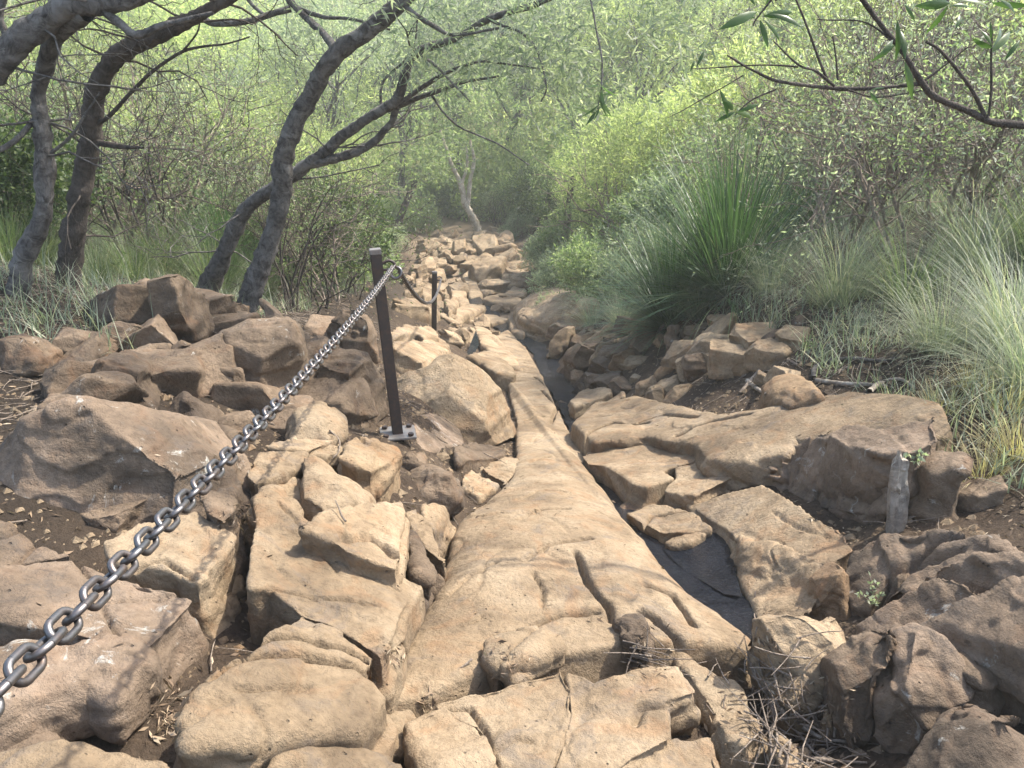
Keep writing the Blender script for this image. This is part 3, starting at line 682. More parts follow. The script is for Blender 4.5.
for i, (pts, hh, lb) in enumerate([
        ([(640, 405), (700, 390), (712, 432), (662, 462)], .3, 'tan block left of the upper pool'),
        ([(700, 395), (750, 390), (760, 425), (715, 430)], .25, 'small tan block touching the upper pool'),
        ([(655, 468), (740, 430), (842, 442), (832, 466), (700, 492)], .1, 'flat tan step below the upper pool'),
        ([(665, 335), (740, 322), (752, 382), (680, 388)], .3, 'square brown rock above the upper pool, left of a pair'),
        ([(752, 322), (800, 316), (827, 380), (762, 390)], .3, 'square brown rock above the upper pool, right of a pair'),
        ([(600, 470), (660, 475), (740, 520), (700, 530)], .12, 'tan ledge right of the far post foot'),
        ([(710, 490), (800, 470), (900, 480), (960, 500), (880, 520), (780, 510)], .1, 'flat tan slab at the head of the stream'),
        ([(960, 500), (1024, 470), (1060, 520), (1040, 580), (990, 570)], .12, 'tan rock on the right of the stream head'),
        ([(840, 400), (930, 370), (1024, 380), (1040, 430), (930, 430)], .15, 'broad tan slab above the stream head'),
        ([(570, 130), (600, 108), (642, 130), (632, 152), (575, 152)], .16, 'pale stone topmost in the left of the far path'),
        ([(725, 250), (732, 215), (762, 195), (850, 200), (862, 230), (790, 246)], .14, 'biggest flat pale stone of the far path'),
        ([(660, 187), (700, 174), (732, 194), (692, 207)], .12, 'pale stone left of the biggest far one'),
        ([(728, 275), (760, 255), (822, 270), (812, 312), (740, 312)], .16, 'tan stone below the biggest far one'),
        ([(465, 240), (530, 230), (542, 260), (470, 272)], .14, 'tan stone at the left edge of the far path'),
        ([(578, 247), (620, 233), (642, 270), (600, 278)], .16, 'bright stone right behind the top of the far post'),
        ([(650, 118), (690, 112), (702, 142), (660, 152)], .16, 'small dark edged stone high on the far path'),
        ([(720, 120), (770, 113), (782, 147), (730, 142)], .14, 'tan stone high on the right of the far path'),
        ([(715, 165), (800, 150), (835, 195), (750, 197)], .1, 'flat dusty slab behind the biggest far stone'),
        ([(488, 296), (525, 289), (532, 322), (494, 327)], .14, 'tan stone low on the left of the far path'),
        ([(503, 166), (540, 159), (547, 192), (508, 202)], .14, 'tan stone high on the left of the far path'),
        ([(815, 345), (880, 318), (925, 345), (840, 372)], .1, 'pale flat stone on the right above the upper pool'),
        ([(945, 375), (1000, 330), (1060, 330), (1050, 385)], .2, 'tan boulder on the right side below the far bushes'),
        ([(500, 345), (590, 320), (660, 330), (640, 380), (540, 385)], .12, 'brown ledge behind the far chain'),
        ([(600, 200), (640, 190), (650, 225), (610, 230)], .12, 'small tan stone in the middle of the far path'),
        ([(540, 190), (575, 185), (580, 215), (548, 220)], .12, 'round tan stone left of the middle of the far path'),
        ([(800, 120), (850, 115), (860, 150), (810, 150)], .12, 'brown stone at the right edge of the far path')]):
    slab('c12', pts, lb, h=hh * .6, round_=2, taper=.15, name='stone', cat='stone', group='stones of the far path', mat='tan')

# --- right slabs and the stream
slab('c16', [(10, 72), (60, 40), (200, 0), (420, -20), (560, 0), (602, 92), (450, 140), (432, 152), (482, 182), (330, 237), (270, 216), (120, 122), (40, 112)], 'tan slab with a dark stepped edge right of the stream', h=.11, rough=.7)
slab('c16', [(482, 132), (600, 97), (760, 60), (1030, 20), (1000, 62), (880, 132), (760, 192), (590, 280), (452, 257), (432, 250), (492, 192)], 'flat pale slab right of the stream, wet along its lower edge', h=.09, rough=.7)
slab('c16', [(240, 372), (340, 330), (450, 320), (560, 358), (662, 432), (560, 462), (420, 470), (335, 425)], 'low cracked tan slab sticking out over the black pool', h=.04, rough=.8, cracks=[('c16', [(330, 420), (370, 375), (550, 362)], .03, .012)])
slab('c16', [(430, 527), (530, 466), (640, 490), (560, 532), (480, 548)], 'small brown stone at the edge of the black pool', h=.0, mat='tan', name='stone', cat='stone', group='small stones')
slab('c9', [(130, 70, .03), (330, 20, .1), (440, 80, .12), (542, 130, .12), (565, 178, .12), (492, 222, .12), (350, 182, .08), (310, 187, .08), (230, 133, .03), (190, 112, .02)], 'broad flat tan slab above the black pool', h=.15, rough=.6, taper=.0, cracks=[('c9', [(360, 60), (460, 110), (540, 130)], .01, .01)])
slab('c9', [(246, 132, .03), (310, 178, .07), (350, 174, .08), (492, 216, .115), (480, 300, .07), (452, 345, .05), (350, 385, -.01), (322, 380, -.04), (292, 265, -.04)], 'sloping brown rock face beside the black pool', h=.1, mat='tan', rough=.9, taper=.0)
slab('px', [(578, 427), (600, 409), (640, 402), (680, 408), (720, 418), (760, 413), (800, 405), (845, 393), (900, 395), (930, 402), (940, 425), (925, 440), (880, 428), (850, 430), (830, 440), (795, 440), (785, 455), (750, 462), (710, 462), (700, 448), (650, 440), (600, 446)], 'wide pale slab across the right side of the gully', h=.15, rough=.8, bulge=.03, wid=.3, cracks=[('c6', [(100, 505), (190, 470), (290, 455)], .06, .02), ('c5', [(720, 560), (800, 540), (890, 530)], .06, .02), ('c6', [(0, 470), (60, 450), (150, 460)], .04, .015)])
slab('c6', [(330, 590, .1), (380, 540, .2), (450, 495, .27), (530, 478, .3), (600, 525, .3), (680, 525, .3), (670, 600, .2), (655, 690, .08), (600, 700, .05), (450, 672, .03), (350, 622, .03)], 'dark rounded outcrop with white lichen left of the wooden stake', h=.2, mat='grey', rough=1.2, taper=.02, cracks=[('c6', [(420, 660), (470, 580), (530, 540)], .04, .015), ('c6', [(380, 560), (480, 520), (560, 530)], .04, .015)], name='boulder', cat='boulder', group='boulders beside the path')
slab('c6', [(510, 490), (560, 470), (640, 482), (780, 440), (800, 490), (740, 530), (640, 540), (560, 520)], 'broken brown ledge above the lichen outcrop', h=.32, mat='grey', rough=1.1)
slab('c6', [(740, 560), (800, 545), (870, 550), (860, 590), (780, 600)], 'brown rock half buried right of the wooden stake', h=.2, mat='brown', name='stone', cat='stone', group='small stones')
slab('c6', [(780, 640), (870, 610), (960, 600), (980, 640), (900, 660)], 'flat brown rock under dry grass toward the right edge', h=.05, mat='brown', name='stone', cat='stone', group='small stones')
slab('c5', [(620, 180), (700, 190), (760, 210), (720, 240), (640, 270), (560, 260), (550, 230)], 'big smooth tan rock on the far right of the stream', h=.2, bulge=.2, wid=.5, rough=.8)
slab('c15', [(250, 612), (320, 560), (440, 545), (472, 565), (380, 610), (282, 642)], 'flat tan slab between the stream and the side pool', h=.12)
slab('c15', [(430, 625), (530, 564), (535, 590), (440, 640)], 'thin pale stone right of the side pool', h=.12, name='stone', cat='stone', group='small stones')

# --- tilted plates of the right bank
PL = dict(name='rock_plate', cat='rock plate', group='tilted rock plates in the right bank')
for pts, lb, ln, mt in [
        ([(80, 300), (170, 205), (300, 155), (372, 130), (362, 152), (250, 195), (200, 250), (110, 310)], 'long low plate at the far end of the right bank', 1.2, 'tan'),
        ([(148, 392), (170, 290), (250, 243), (274, 262), (182, 402)], 'pale sloping plate beside the stream', .8, 'tan'),
        ([(190, 382), (270, 268), (302, 290), (222, 382)], 'second pale plate beside the stream, behind the sloping one', .8, 'tan'),
        ([(268, 282), (350, 223), (402, 240), (322, 294)], 'dark plate lying flat above the two pale ones', .8, 'brown'),
        ([(243, 372), (320, 298), (335, 340), (372, 360), (352, 472), (300, 485), (250, 475)], 'dark upright block standing at the water', .2, 'brown'),
        ([(328, 300), (440, 238), (480, 188), (532, 178), (490, 250), (430, 322), (390, 332)], 'long tilted plate with a lit upper edge', .5, 'tan'),
        ([(383, 402), (420, 328), (500, 338), (492, 400), (522, 432), (440, 465), (388, 475)], 'brown block in the middle of the right bank', .2, 'tan'),
        ([(430, 283), (532, 278), (522, 312), (430, 324)], 'small lit block on top of the brown block', .4, 'orange'),
        ([(488, 350), (582, 253), (592, 282), (522, 358)], 'narrow plate leaning right over the brown block', .4, 'tan'),
        ([(488, 372), (580, 338), (597, 402), (562, 442), (480, 418)], 'square orange brown block under the narrow plate', .2, 'orange'),
        ([(583, 292), (600, 230), (638, 163), (648, 200), (612, 284)], 'tall thin plate standing up in the grass', .2, 'grey'),
        ([(628, 312), (650, 213), (690, 204), (715, 204), (685, 312)], 'grey striped plate right of the tall thin one', .2, 'grey'),
        ([(688, 312), (718, 206), (744, 206), (714, 312)], 'grey striped plate, rightmost of the upright group', .2, 'grey'),
        ([(758, 285), (770, 230), (812, 208), (800, 290), (792, 332), (768, 382)], 'grey plate standing alone beside the roots', .2, 'grey'),
        ([(668, 492), (740, 438), (800, 418), (807, 452), (702, 524)], 'orange brown plate, topmost of four by the dry roots', .8, 'orange'),
        ([(690, 532), (740, 498), (860, 478), (872, 512), (742, 584)], 'long lit plate among the four by the dry roots', .8, 'tan'),
        ([(663, 562), (700, 528), (742, 570), (712, 632), (668, 624)], 'blunt tan stone at the lower end of the lit plate', .5, 'tan'),
        ([(748, 602), (800, 550), (920, 528), (932, 560), (850, 602), (770, 634)], 'reddish plate lowest of the four by the dry roots', .8, 'orange'),
        ([(858, 392), (950, 373), (962, 422), (932, 492), (868, 442)], 'brown block jutting out of the right bank', .3, 'brown'),
        ([(875, 290), (930, 225), (1020, 216), (1050, 250), (1040, 300), (960, 268), (890, 312)], 'overhanging brown slab capping the right bank', .4, 'brown'),
        ([(608, 542), (690, 488), (682, 550), (632, 592)], 'small tan stone left of the four plates', .5, 'tan')]:
    boulder('c15', pts, lb, lean=ln, mat=mt, round_=2, tf=.05, sink=.1, grow=1.28, fs=.9, **PL)
boulder('c6', [(222, 305), (270, 263), (330, 233), (342, 247), (285, 290), (312, 302), (292, 352), (230, 358)], 'orange split stone with a long pale point on the right bank', mat='orange', lean=.4, round_=2, **PL)
slab('c6', [(328, 375), (400, 340), (470, 363), (482, 392), (400, 418), (328, 404)], 'smooth orange stone lying on the edge of the wide slab', h=.2, mat='orange', bulge=.03, wid=.1, name='stone', cat='stone', group='small stones')
boulder('c6', [(478, 368), (520, 358), (542, 390), (490, 408)], 'small dark red stone right of the smooth orange one', mat='brown', name='stone', cat='stone', group='small stones')
boulder('c6', [(403, 212), (415, 172), (434, 163), (442, 180), (420, 218)], 'white flat stone standing on edge in the right bank', mat='grey', lean=.1, name='stone', cat='stone', group='small stones')
boulder('c6', [(328, 235), (380, 208), (392, 240), (350, 272), (328, 272)], 'brown stone left of the white upright stone', mat='brown', name='stone', cat='stone', group='small stones')

# --- rock heap at the bottom right
BG = dict(name='boulder', cat='boulder', group='boulders beside the path')
slab('c9', [(552, 290, .05), (575, 212, .1), (620, 172, .15), (700, 140, .2), (800, 124, .25), (900, 130, .25), (965, 168, .25), (1010, 195, .22), (860, 222, .2), (770, 265, .17), (700, 290, .12), (610, 360, .03), (562, 345, .02)], 'long layered brown boulder at the back of the bottom right heap', mat='grey', rough=1.0, strata=2.0, cracks=[('c9', [(600, 290), (680, 210), (800, 170), (950, 165)], .04, .014), ('c9', [(660, 240), (740, 200), (860, 190)], .03, .012)], **BG)
slab('c9', [(788, 240, .2), (900, 196, .27), (1040, 192, .3), (1130, 225, .3), (1080, 262, .27), (960, 300, .22), (890, 285, .2)], 'brown boulder against the right edge below the dry grass', mat='grey', taper=-.1, bulge=.03, wid=.15, **BG)
slab('c9', [(590, 390, .1), (700, 300, .2), (800, 252, .25), (860, 268, .25), (912, 305, .23), (825, 345, .19), (755, 402, .15), (650, 432, .1), (600, 425, .08)], 'pale sloping slab spotted with white lichen in the heap', mat='grey', rough=.7, taper=-.05, **BG)
slab('c9', [(762, 402, .2), (850, 342, .26), (1030, 264, .32), (1130, 250, .34), (1140, 460, .28), (985, 442, .24), (880, 424, .21)], 'large flat topped boulder at the right edge, dark beneath', mat='grey', rough=.8, taper=-.12, **BG)
boulder('c9', [(318, 388), (400, 362), (435, 330), (535, 347), (602, 432), (612, 468), (565, 500), (545, 590), (480, 560), (400, 520), (345, 490), (325, 440)], 'square brown block with a dark left face next to the twig heap', lean=.7, fs=.8, off=(.05, .05), mat='tan', round_=2)
boulder('c9', [(368, 545), (460, 500), (512, 530), (502, 600), (442, 640), (392, 602)], 'flat pale stone leaning in front of the square block', lean=1.0, mat='tan', name='stone', cat='stone', group='small stones')
boulder('c9', [(533, 512), (600, 468), (640, 430), (684, 418), (640, 520), (648, 700), (690, 800), (610, 800), (560, 660), (532, 600)], 'tall thin dark slab standing on edge in the heap', d=1.72, lean=.6, mat='brown', tf=.03, fs=.9)
boulder('c9', [(632, 545), (645, 460), (690, 420), (742, 410), (785, 440), (870, 560), (965, 642), (880, 668), (790, 700), (705, 728), (645, 645)], 'big wedge shaped boulder in the front of the heap', d=1.72, lean=1.0, fs=.72, off=(.06, .08), mat='grey', tf=.09)
boulder('c9', [(715, 725), (860, 680), (940, 640), (1040, 635), (1130, 660), (1130, 850), (715, 850)], 'flat brown boulder in the bottom right corner', d=1.42, lean=1.3, fs=.9, mat='grey')
boulder('c9', [(448, 318), (490, 250), (562, 223), (572, 320), (540, 372), (460, 352)], 'smooth orange brown plate leaning between the brown face and the heap', lean=.8, mat='orange', rough=.6)
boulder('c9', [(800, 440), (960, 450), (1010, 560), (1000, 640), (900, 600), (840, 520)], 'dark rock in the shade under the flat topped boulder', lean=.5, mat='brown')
boulder('c9', [(620, 290), (660, 260), (720, 255), (720, 290), (660, 320)], 'small rounded stone beside the green sprig', mat='brown', name='stone', cat='stone', group='small stones')
boulder('c9', [(490, 630), (520, 615), (530, 650), (500, 670)], 'small round tan stone in the twig heap', mat='tan', name='stone', cat='stone', group='small stones')
STONES = []
STONE_SETS = {}
for k in range(6):
    rg = np.random.default_rng(900 + k)
    cv = np.array([[x, y, z] for x in (-1, 1) for y in (-1, 1) for z in (-1, 1)], float) * np.array([.5, .38, .26]) * rg.uniform(.75, 1.2, (8, 3))
    v, q = remesh(cv, [[0, 1, 3, 2], [4, 6, 7, 5], [0, 4, 5, 1], [2, 3, 7, 6], [0, 2, 6, 4], [1, 5, 7, 3]], .028)
    v = roughen(v, q, .8, 9, [], 1.0, 2, None, .6, 7)
    STONES.append(mesh_np('stone', v, q))
def filler(n, region, label, group, mat, smin, smax, seed, keep=None):
    nm = 'pebble' if smax <= .31 and seed in (3, 6, 7, 8) else 'stone'
    rg = np.random.default_rng(seed); done = 0
    for _ in range(n * 6):
        if done >= n: break
        a, b = rg.uniform(region[0], region[2]), rg.uniform(region[1], region[3])
        if keep is not None and not keep(a, b): continue
        p = hit(a, b)
        if p[2] + .01 < float(G(p[0], p[1])) - .08: continue
        key = (int(rg.integers(0, 6)), mat)
        if key not in STONE_SETS:
            STONE_SETS[key] = STONES[key[0]].copy(); STONE_SETS[key].materials.append(M[mat])
        o = bpy.data.objects.new(nm, STONE_SETS[key])
        COL.objects.link(o)
        s_ = smin + (smax - smin) * rg.random() ** 2
        o.location = (p[0], p[1], float(G(p[0], p[1])) + s_ * .1)
        o.rotation_euler = (rg.normal() * .3, rg.normal() * .3, rg.random() * 6.28); o.scale = (s_, s_ * rg.uniform(.7, 1.1), s_ * rg.uniform(.7, 1.2))
        setp(o, label, nm, group, 'thing'); done += 1
filler(48, (405, 231, 510, 300), 'small tan stone lying loose on the dusty far path', 'loose stones of the far path', 'tan', .25, .8, 1, lambda a, b: a > 425 - (b - 238) * .6 and a < 480 + (b - 238) * .6)
filler(34, (440, 234, 535, 292), 'broad low tan stone set like a step in the far path', 'step stones of the far path', 'tan', .5, 1.3, 11, lambda a, b: 478 + (b - 238) * .25 < a < 496 + (b - 238) * .75)
filler(40, (590, 320, 800, 385), 'small stone bedded in the dirt of the right bank', 'loose stones of the right bank', 'tan', .15, .5, 2, lambda a, b: b > 310 + (a - 590) * .12)
filler(26, (150, 560, 245, 740), 'little pebble lying in the dirt gully', 'loose pebbles of the dirt gully', 'tan', .04, .12, 3, lambda a, b: abs(a - (235 - (b - 560) * .33)) < 14)
filler(16, (0, 505, 240, 545), 'brown stone in the dirt under the big left boulder', 'loose stones under the big left boulder', 'brown', .1, .3, 14)
filler(44, (70, 300, 335, 440), 'brown stone packed among the boulders of the left pile', 'packed stones of the left pile', 'brown', .25, .6, 15)
filler(26, (440, 290, 520, 345), 'tan stone lying between the slabs above the huge boulder', 'loose stones above the huge boulder', 'tan', .12, .4, 5)
filler(16, (430, 455, 520, 520), 'little pebble in the dirt left of the path', 'loose pebbles left of the path', 'tan', .05, .12, 6)
filler(14, (760, 620, 830, 760), 'little pebble in the twig heap', 'loose pebbles of the twig heap', 'tan', .05, .14, 7)
filler(34, (480, 296, 640, 520), 'little wet pebble in the thin stream', 'pebbles in the stream', 'brown', .06, .3, 8, lambda a, b: min(abs(a - x_) + abs(b - y_) for x_, y_ in STREAM_PX[:10]) < 14)
filler(30, (545, 330, 640, 400), 'brown stone at the water edge under the right bank', 'stones under the right bank', 'brown', .15, .5, 9, lambda a, b: a > 556 + (b - 345) * .3 + 8)
#ROCKS-END
bpy.data.objects.remove(_tmp)

# everything solid, for dropping things onto
allv = [np.stack([GX, GY, GZ], -1).reshape(-1, 3)]; allq = [quads]; off = len(allv[0]); NG = len(quads)
for v, q in ROCKS:
    allv.append(v); allq.append(q + off); off += len(v)
AV = np.concatenate(allv); AQ = np.concatenate(allq)
BVH = BVHTree.FromPolygons([Vector(a) for a in AV], AQ.tolist())
def drop(x, y, top=3.0):
    h_ = BVH.ray_cast(Vector((x, y, top)), Vector((0, 0, -1)))
    return h_          # (location, normal, index, dist)
def sight(pxx, pyy):
    d = Vector(ray(pxx, pyy)).normalized()
    return BVH.ray_cast(Vector((0, 0, 0)), d)

# ------------------------------------------------------------------ water
def ribbon(name, linepx, widths, label, lift=.085):
    pts = np.array([hit(a, b)[:2] for a, b in linepx])
    # resample
    s = np.concatenate([[0], np.cumsum(np.hypot(*np.diff(pts, axis=0).T))])
    t = np.linspace(0, s[-1], 90)
    P = np.stack([np.interp(t, s, pts[:, 0]), np.interp(t, s, pts[:, 1])], -1); w = np.interp(t, s, widths)
    T = np.gradient(P, axis=0); T /= np.linalg.norm(T, axis=1, keepdims=True); N = np.stack([-T[:, 1], T[:, 0]], -1)
    K = 9; rows = []
    z0 = G0(P[:, 0], P[:, 1]) - .028
    for k in range(K):
        a = (k / (K - 1) - .5) * 2
        wob = 1 + .35 * vnoise(np.stack([t * 5, np.full_like(t, 3.0 + np.sign(a)), t * 0], -1), 4)
        xy = P + N * (w * a * .5 * wob)[:, None]
        rows.append(np.stack([xy[:, 0], xy[:, 1], z0], -1))
    V = np.stack(rows, 1).reshape(-1, 3)
    ii = np.arange(len(t) * K).reshape(len(t), K)
    q = np.stack([ii[:-1, :-1], ii[:-1, 1:], ii[1:, 1:], ii[1:, :-1]], -1).reshape(-1, 4)
    o = link(name, mesh_np(name, V, q), M['water'])
    return setp(o, label, None, None, 'structure')
ribbon('stream_water', STREAM_PX[:-1], [.2, .3, .36, .34, .3, .3, .24, .22, .26, .28, .36, .42, .2, .03], 'thin stream of dark water running down the right of the path')
def pool(pts, h, label, slope=False):
    W = np.array([hit(a, b, h) for a, b in pts]); W[:, 2] = W[:, 2].mean()
    bm = bmesh.new(); f = bm.faces.new([bm.verts.new(p) for p in W]); bm.normal_update()
    if f.normal.z < 0: f.normal_flip()
    bmesh.ops.triangulate(bm, faces=bm.faces[:], ngon_method='EAR_CLIP')
    if slope:
        bmesh.ops.subdivide_edges(bm, edges=bm.edges[:], cuts=5, use_grid_fill=True)
        for v in bm.verts: v.co.z = float(G0(v.co.x, v.co.y)) + h
    me = bpy.data.meshes.new('pool_water'); bm.to_mesh(me); bm.free()
    setp(link('pool_water', me, M['pool' if slope else 'water']), label, None, None, 'structure')
pool(px('c16', [(430, 560), (480, 540), (560, 475), (670, 440), (740, 480), (785, 620), (830, 800), (740, 790), (640, 730), (540, 670), (460, 600)]), -.022, 'black pool at the foot of the broad flat slab', True)
pool(px('c15', [(300, 640), (440, 560), (500, 580), (440, 620), (350, 660), (280, 680)]), .02, 'side pool right of the stream')
pool(px('c12', [(760, 392), (800, 385), (845, 420), (770, 432)]), .12, 'small upper pool shining blue')
pool(px('c12', [(750, 632), (800, 620), (815, 660), (780, 665)]), .14, 'small blue pool behind the huge boulder')
pool(px('c16', [(320, 262), (480, 180), (480, 200), (360, 268)]), .05, 'puddle along the stepped edge of the slab')

#PLANTS-BEGIN
M['blade_mix'] = leaf_mat('green_sedge_blade', [(0, (.06, .09, .04)), (.6, (.10, .135, .055)), (.9, (.16, .18, .085)), (1, (.28, .25, .14))], .35, .45)
# ------------------------------------------------------------------ tubes, leaves, blades
def catmull(P, n):
    P = np.asarray(P, float); Q = np.vstack([2 * P[0] - P[1], P, 2 * P[-1] - P[-2]])
    out = []
    for i in range(len(P) - 1):
        p0, p1, p2, p3 = Q[i:i + 4]
        for t in np.linspace(0, 1, n, endpoint=False):
            out.append(.5 * (2 * p1 + (p2 - p0) * t + (2 * p0 - 5 * p1 + 4 * p2 - p3) * t * t + (3 * p1 - p0 - 3 * p2 + p3) * t ** 3))
    out.append(P[-1]); return np.array(out)

def tube(buf, path, rad, sides=6, lump=0.0, seed=0):
    path = np.asarray(path, float); rad = np.broadcast_to(np.asarray(rad, float), (len(path),))
    T = np.gradient(path, axis=0); T /= np.linalg.norm(T, axis=1, keepdims=True) + 1e-12
    ref = np.array([0, 0, 1.0]) if abs(T[0][2]) < .8 else np.array([1.0, 0, 0])
    u = np.cross(T[0], ref); u /= np.linalg.norm(u)
    rows = []
    a = np.arange(sides) * 2 * math.pi / sides
    for i in range(len(path)):
        u = u - T[i] * u.dot(T[i]); u /= np.linalg.norm(u) + 1e-12
        w = np.cross(T[i], u)
        rows.append(path[i] + rad[i] * (np.cos(a)[:, None] * u + np.sin(a)[:, None] * w))
    V = np.array(rows)
    if lump:
        c = path[:, None, :]; d = V - c
        f = 1 + lump * fbm(V.reshape(-1, 3) * 9, 3, seed).reshape(V.shape[:2]) + lump * .7 * vnoise(V.reshape(-1, 3) * 34, seed).reshape(V.shape[:2])
        V = c + d * f[..., None]
    n = len(path)
    ii = np.arange(n * sides).reshape(n, sides); jj = np.roll(ii, -1, axis=1)
    q = np.stack([ii[:-1], jj[:-1], jj[1:], ii[1:]], -1).reshape(-1, 4)
    buf.add(V.reshape(-1, 3), q)

def leaves(buf, P, D, L, W, rng):
    """diamond leaves at points P along directions D"""
    n = len(P)
    D = D / (np.linalg.norm(D, axis=1, keepdims=True) + 1e-9)
    r = rng.normal(size=(n, 3)); S = np.cross(D, r); S /= np.linalg.norm(S, axis=1, keepdims=True) + 1e-9
    L = np.broadcast_to(L, (n,))[:, None]; W = np.broadcast_to(W, (n,))[:, None]
    N = np.cross(S, D)
    m = P + D * L * .45 + N * L * .05
    V = np.stack([P, m + S * W * .5, P + D * L, m - S * W * .5], 1).reshape(-1, 3)
    buf.add(V, np.arange(4 * n).reshape(n, 4))

def cloud(buf, c, rad, n, L, W, seed, thr=0.0, freq=2.6, shell=.5, up=.3, flat=0):
    rng = np.random.default_rng(seed)
    SP = 7                                       # leaves per sprig
    n = max(6, n // SP); k = int(n * 3.2)
    d = rng.normal(size=(k, 3)); d /= np.linalg.norm(d, axis=1, keepdims=True)
    r = rng.random(k) ** (1 / 3) ; r = r * (1 - shell) + shell * np.sqrt(rng.random(k)) 
    lob = 1 + .28 * fbm(d * 2.2 + seed, 3, seed)
    P = d * (r * lob)[:, None]
    keep = fbm(P * freq + seed * 1.7, 3, seed + 1) > thr
    P = P[keep][:n]; d = d[keep][:n]
    Pw = np.asarray(c) + P * np.asarray(rad)
    D = d * .7 + rng.normal(size=P.shape) * .6 + np.array([0, 0, up])
    D = D / (np.linalg.norm(D, axis=1, keepdims=True) + 1e-9)
    side = np.cross(D, rng.normal(size=D.shape)); side /= np.linalg.norm(side, axis=1, keepdims=True) + 1e-9
    sz = L * (.6 + .8 * rng.random(len(P)))
    for j in range(SP):
        sg = 1 if j % 2 else -1
        Q = Pw + D * (sz * .33 * j)[:, None]
        Dj = D * (.75 if j < SP - 1 else 1.3) + side * sg * (.75 if j < SP - 1 else 0) + rng.normal(size=D.shape) * .22
        leaves(buf, Q, Dj, sz * (1.05 - .07 * j), W * (.7 + .6 * rng.random(len(P))), rng)

def blades(buf, base, az, L, th0, bend, W, segs=5, twist=None):
    n = len(az); s = np.zeros(n)
    th = np.array(th0, float).copy(); pos = np.array(base, float).copy()
    dirh = np.stack([np.cos(az), np.sin(az), np.zeros(n)], -1); side = np.stack([-np.sin(az), np.cos(az), np.zeros(n)], -1)
    rows = []
    for k in range(segs + 1):
        w = W * (1 - (k / segs) ** 1.5 * .9) * .5
        rows.append(np.stack([pos - side * w[:, None], pos + side * w[:, None]], 1))
        step = L / segs
        pos = pos + dirh * (np.sin(th) * step)[:, None] + np.array([0, 0, 1.0]) * (np.cos(th) * step)[:, None]
        th = th + bend / segs * (0.4 + 1.2 * k / segs)
    V = np.stack(rows, 1)            # n, segs+1, 2, 3
    ii = np.arange(n * (segs + 1) * 2).reshape(n, segs + 1, 2)
    q = np.stack([ii[:, :-1, 0], ii[:, :-1, 1], ii[:, 1:, 1], ii[:, 1:, 0]], -1).reshape(-1, 4)
    buf.add(V.reshape(-1, 3), q)

def tuft_mesh(name, n, L, W, seed, th=(0.1, 1.2), bend=(.3, 1.2), rbase=.08, segs=5):
    rng = np.random.default_rng(seed); b = Buf()
    az = rng.random(n) * 2 * math.pi
    rr = rbase * np.sqrt(rng.random(n))
    base = np.stack([np.cos(az) * rr, np.sin(az) * rr, np.full(n, -.04)], -1)
    t = rng.random(n)
    blades(b, base, az + rng.normal(size=n) * .5, L * (.55 + .5 * rng.random(n)), th[0] + (th[1] - th[0]) * t, bend[0] + (bend[1] - bend[0]) * rng.random(n), W * (.7 + .6 * rng.random(n)), segs)
    return b.mesh(name)

def grow(tw, tips, p, d, L, r, depth, rng, wig=.35, kids=(3, 5), up=.15, sides=4):
    n = 5; pts = [np.array(p, float)]; d = np.array(d, float)
    for _ in range(n):
        d = d + rng.normal(size=3) * wig * .5 + np.array([0, 0, up * .3]); d /= np.linalg.norm(d)
        pts.append(pts[-1] + d * L / n)
    pts = np.array(pts)
    tube(tw, pts, np.linspace(r, r * .45, len(pts)), sides)
    if depth == 0:
        tips.append((pts[2:], d)); return
    for _ in range(int(rng.integers(kids[0], kids[1] + 1))):
        t = rng.uniform(.3, 1.0) * n; i = min(int(t), n - 1)
        q = pts[i] + (pts[i + 1] - pts[i]) * (t - i)
        nd = d + rng.normal(size=3) * .75 + np.array([0, 0, up]); nd /= np.linalg.norm(nd)
        grow(tw, tips, q, nd, L * rng.uniform(.55, .8), r * .5, depth - 1, rng, wig, kids, up, max(3, sides - 1))

def child_mesh(root, name, buf, mat, kind=None):
    o = link(name, buf.mesh(name), mat, root)
    if kind: o['kind'] = kind
    return o

def copy_tree(o, parent=None):
    c = o.copy(); COL.objects.link(c)
    if parent is not None: c.parent = parent
    for ch in o.children: copy_tree(ch, c)
    return c

# ------------------------------------------------------------------ plant kinds (one of each, then copies)
KIND = {}
def kind(key, name, cat, parts):
    KIND[key] = dict(name=name, cat=cat, parts=parts, first=None)

def bush_parts(seed, rad, n, L, W, stems, leafmat, thr=-.02, freq=2.6, stem_r=.02, shell=.5, up=.3, blobs=1, lift=.5, sm='twig'):
    rng = np.random.default_rng(seed); tw = Buf(); lf = Buf(); tips = []
    H = rad[2] * (1 + lift)
    for _ in range(stems):
        a = rng.random() * 6.283; t = rng.uniform(.1, .7)
        grow(tw, tips, (rng.normal() * .06, rng.normal() * .06, -.1), (math.cos(a) * t, math.sin(a) * t, 1), H * .75, stem_r, 2, rng, .3, (2, 4), .2)
    for k in range(blobs):
        if k == 0: c = np.array([0, 0, rad[2] * lift + rad[2] * .45]); rr = np.array(rad)
        else:
            a = rng.random() * 6.283; c = np.array([math.cos(a) * rad[0] * .7, math.sin(a) * rad[1] * .7, rad[2] * rng.uniform(.3, 1.5) * (lift + .5)]); rr = np.array(rad) * rng.uniform(.4, .65)
        cloud(lf, c, rr, int(n / blobs), L, W, seed * 10 + k, thr, freq, shell, up)
    return [('stems', tw.mesh('stems'), M[sm]), ('foliage', lf.mesh('foliage'), M[leafmat])]

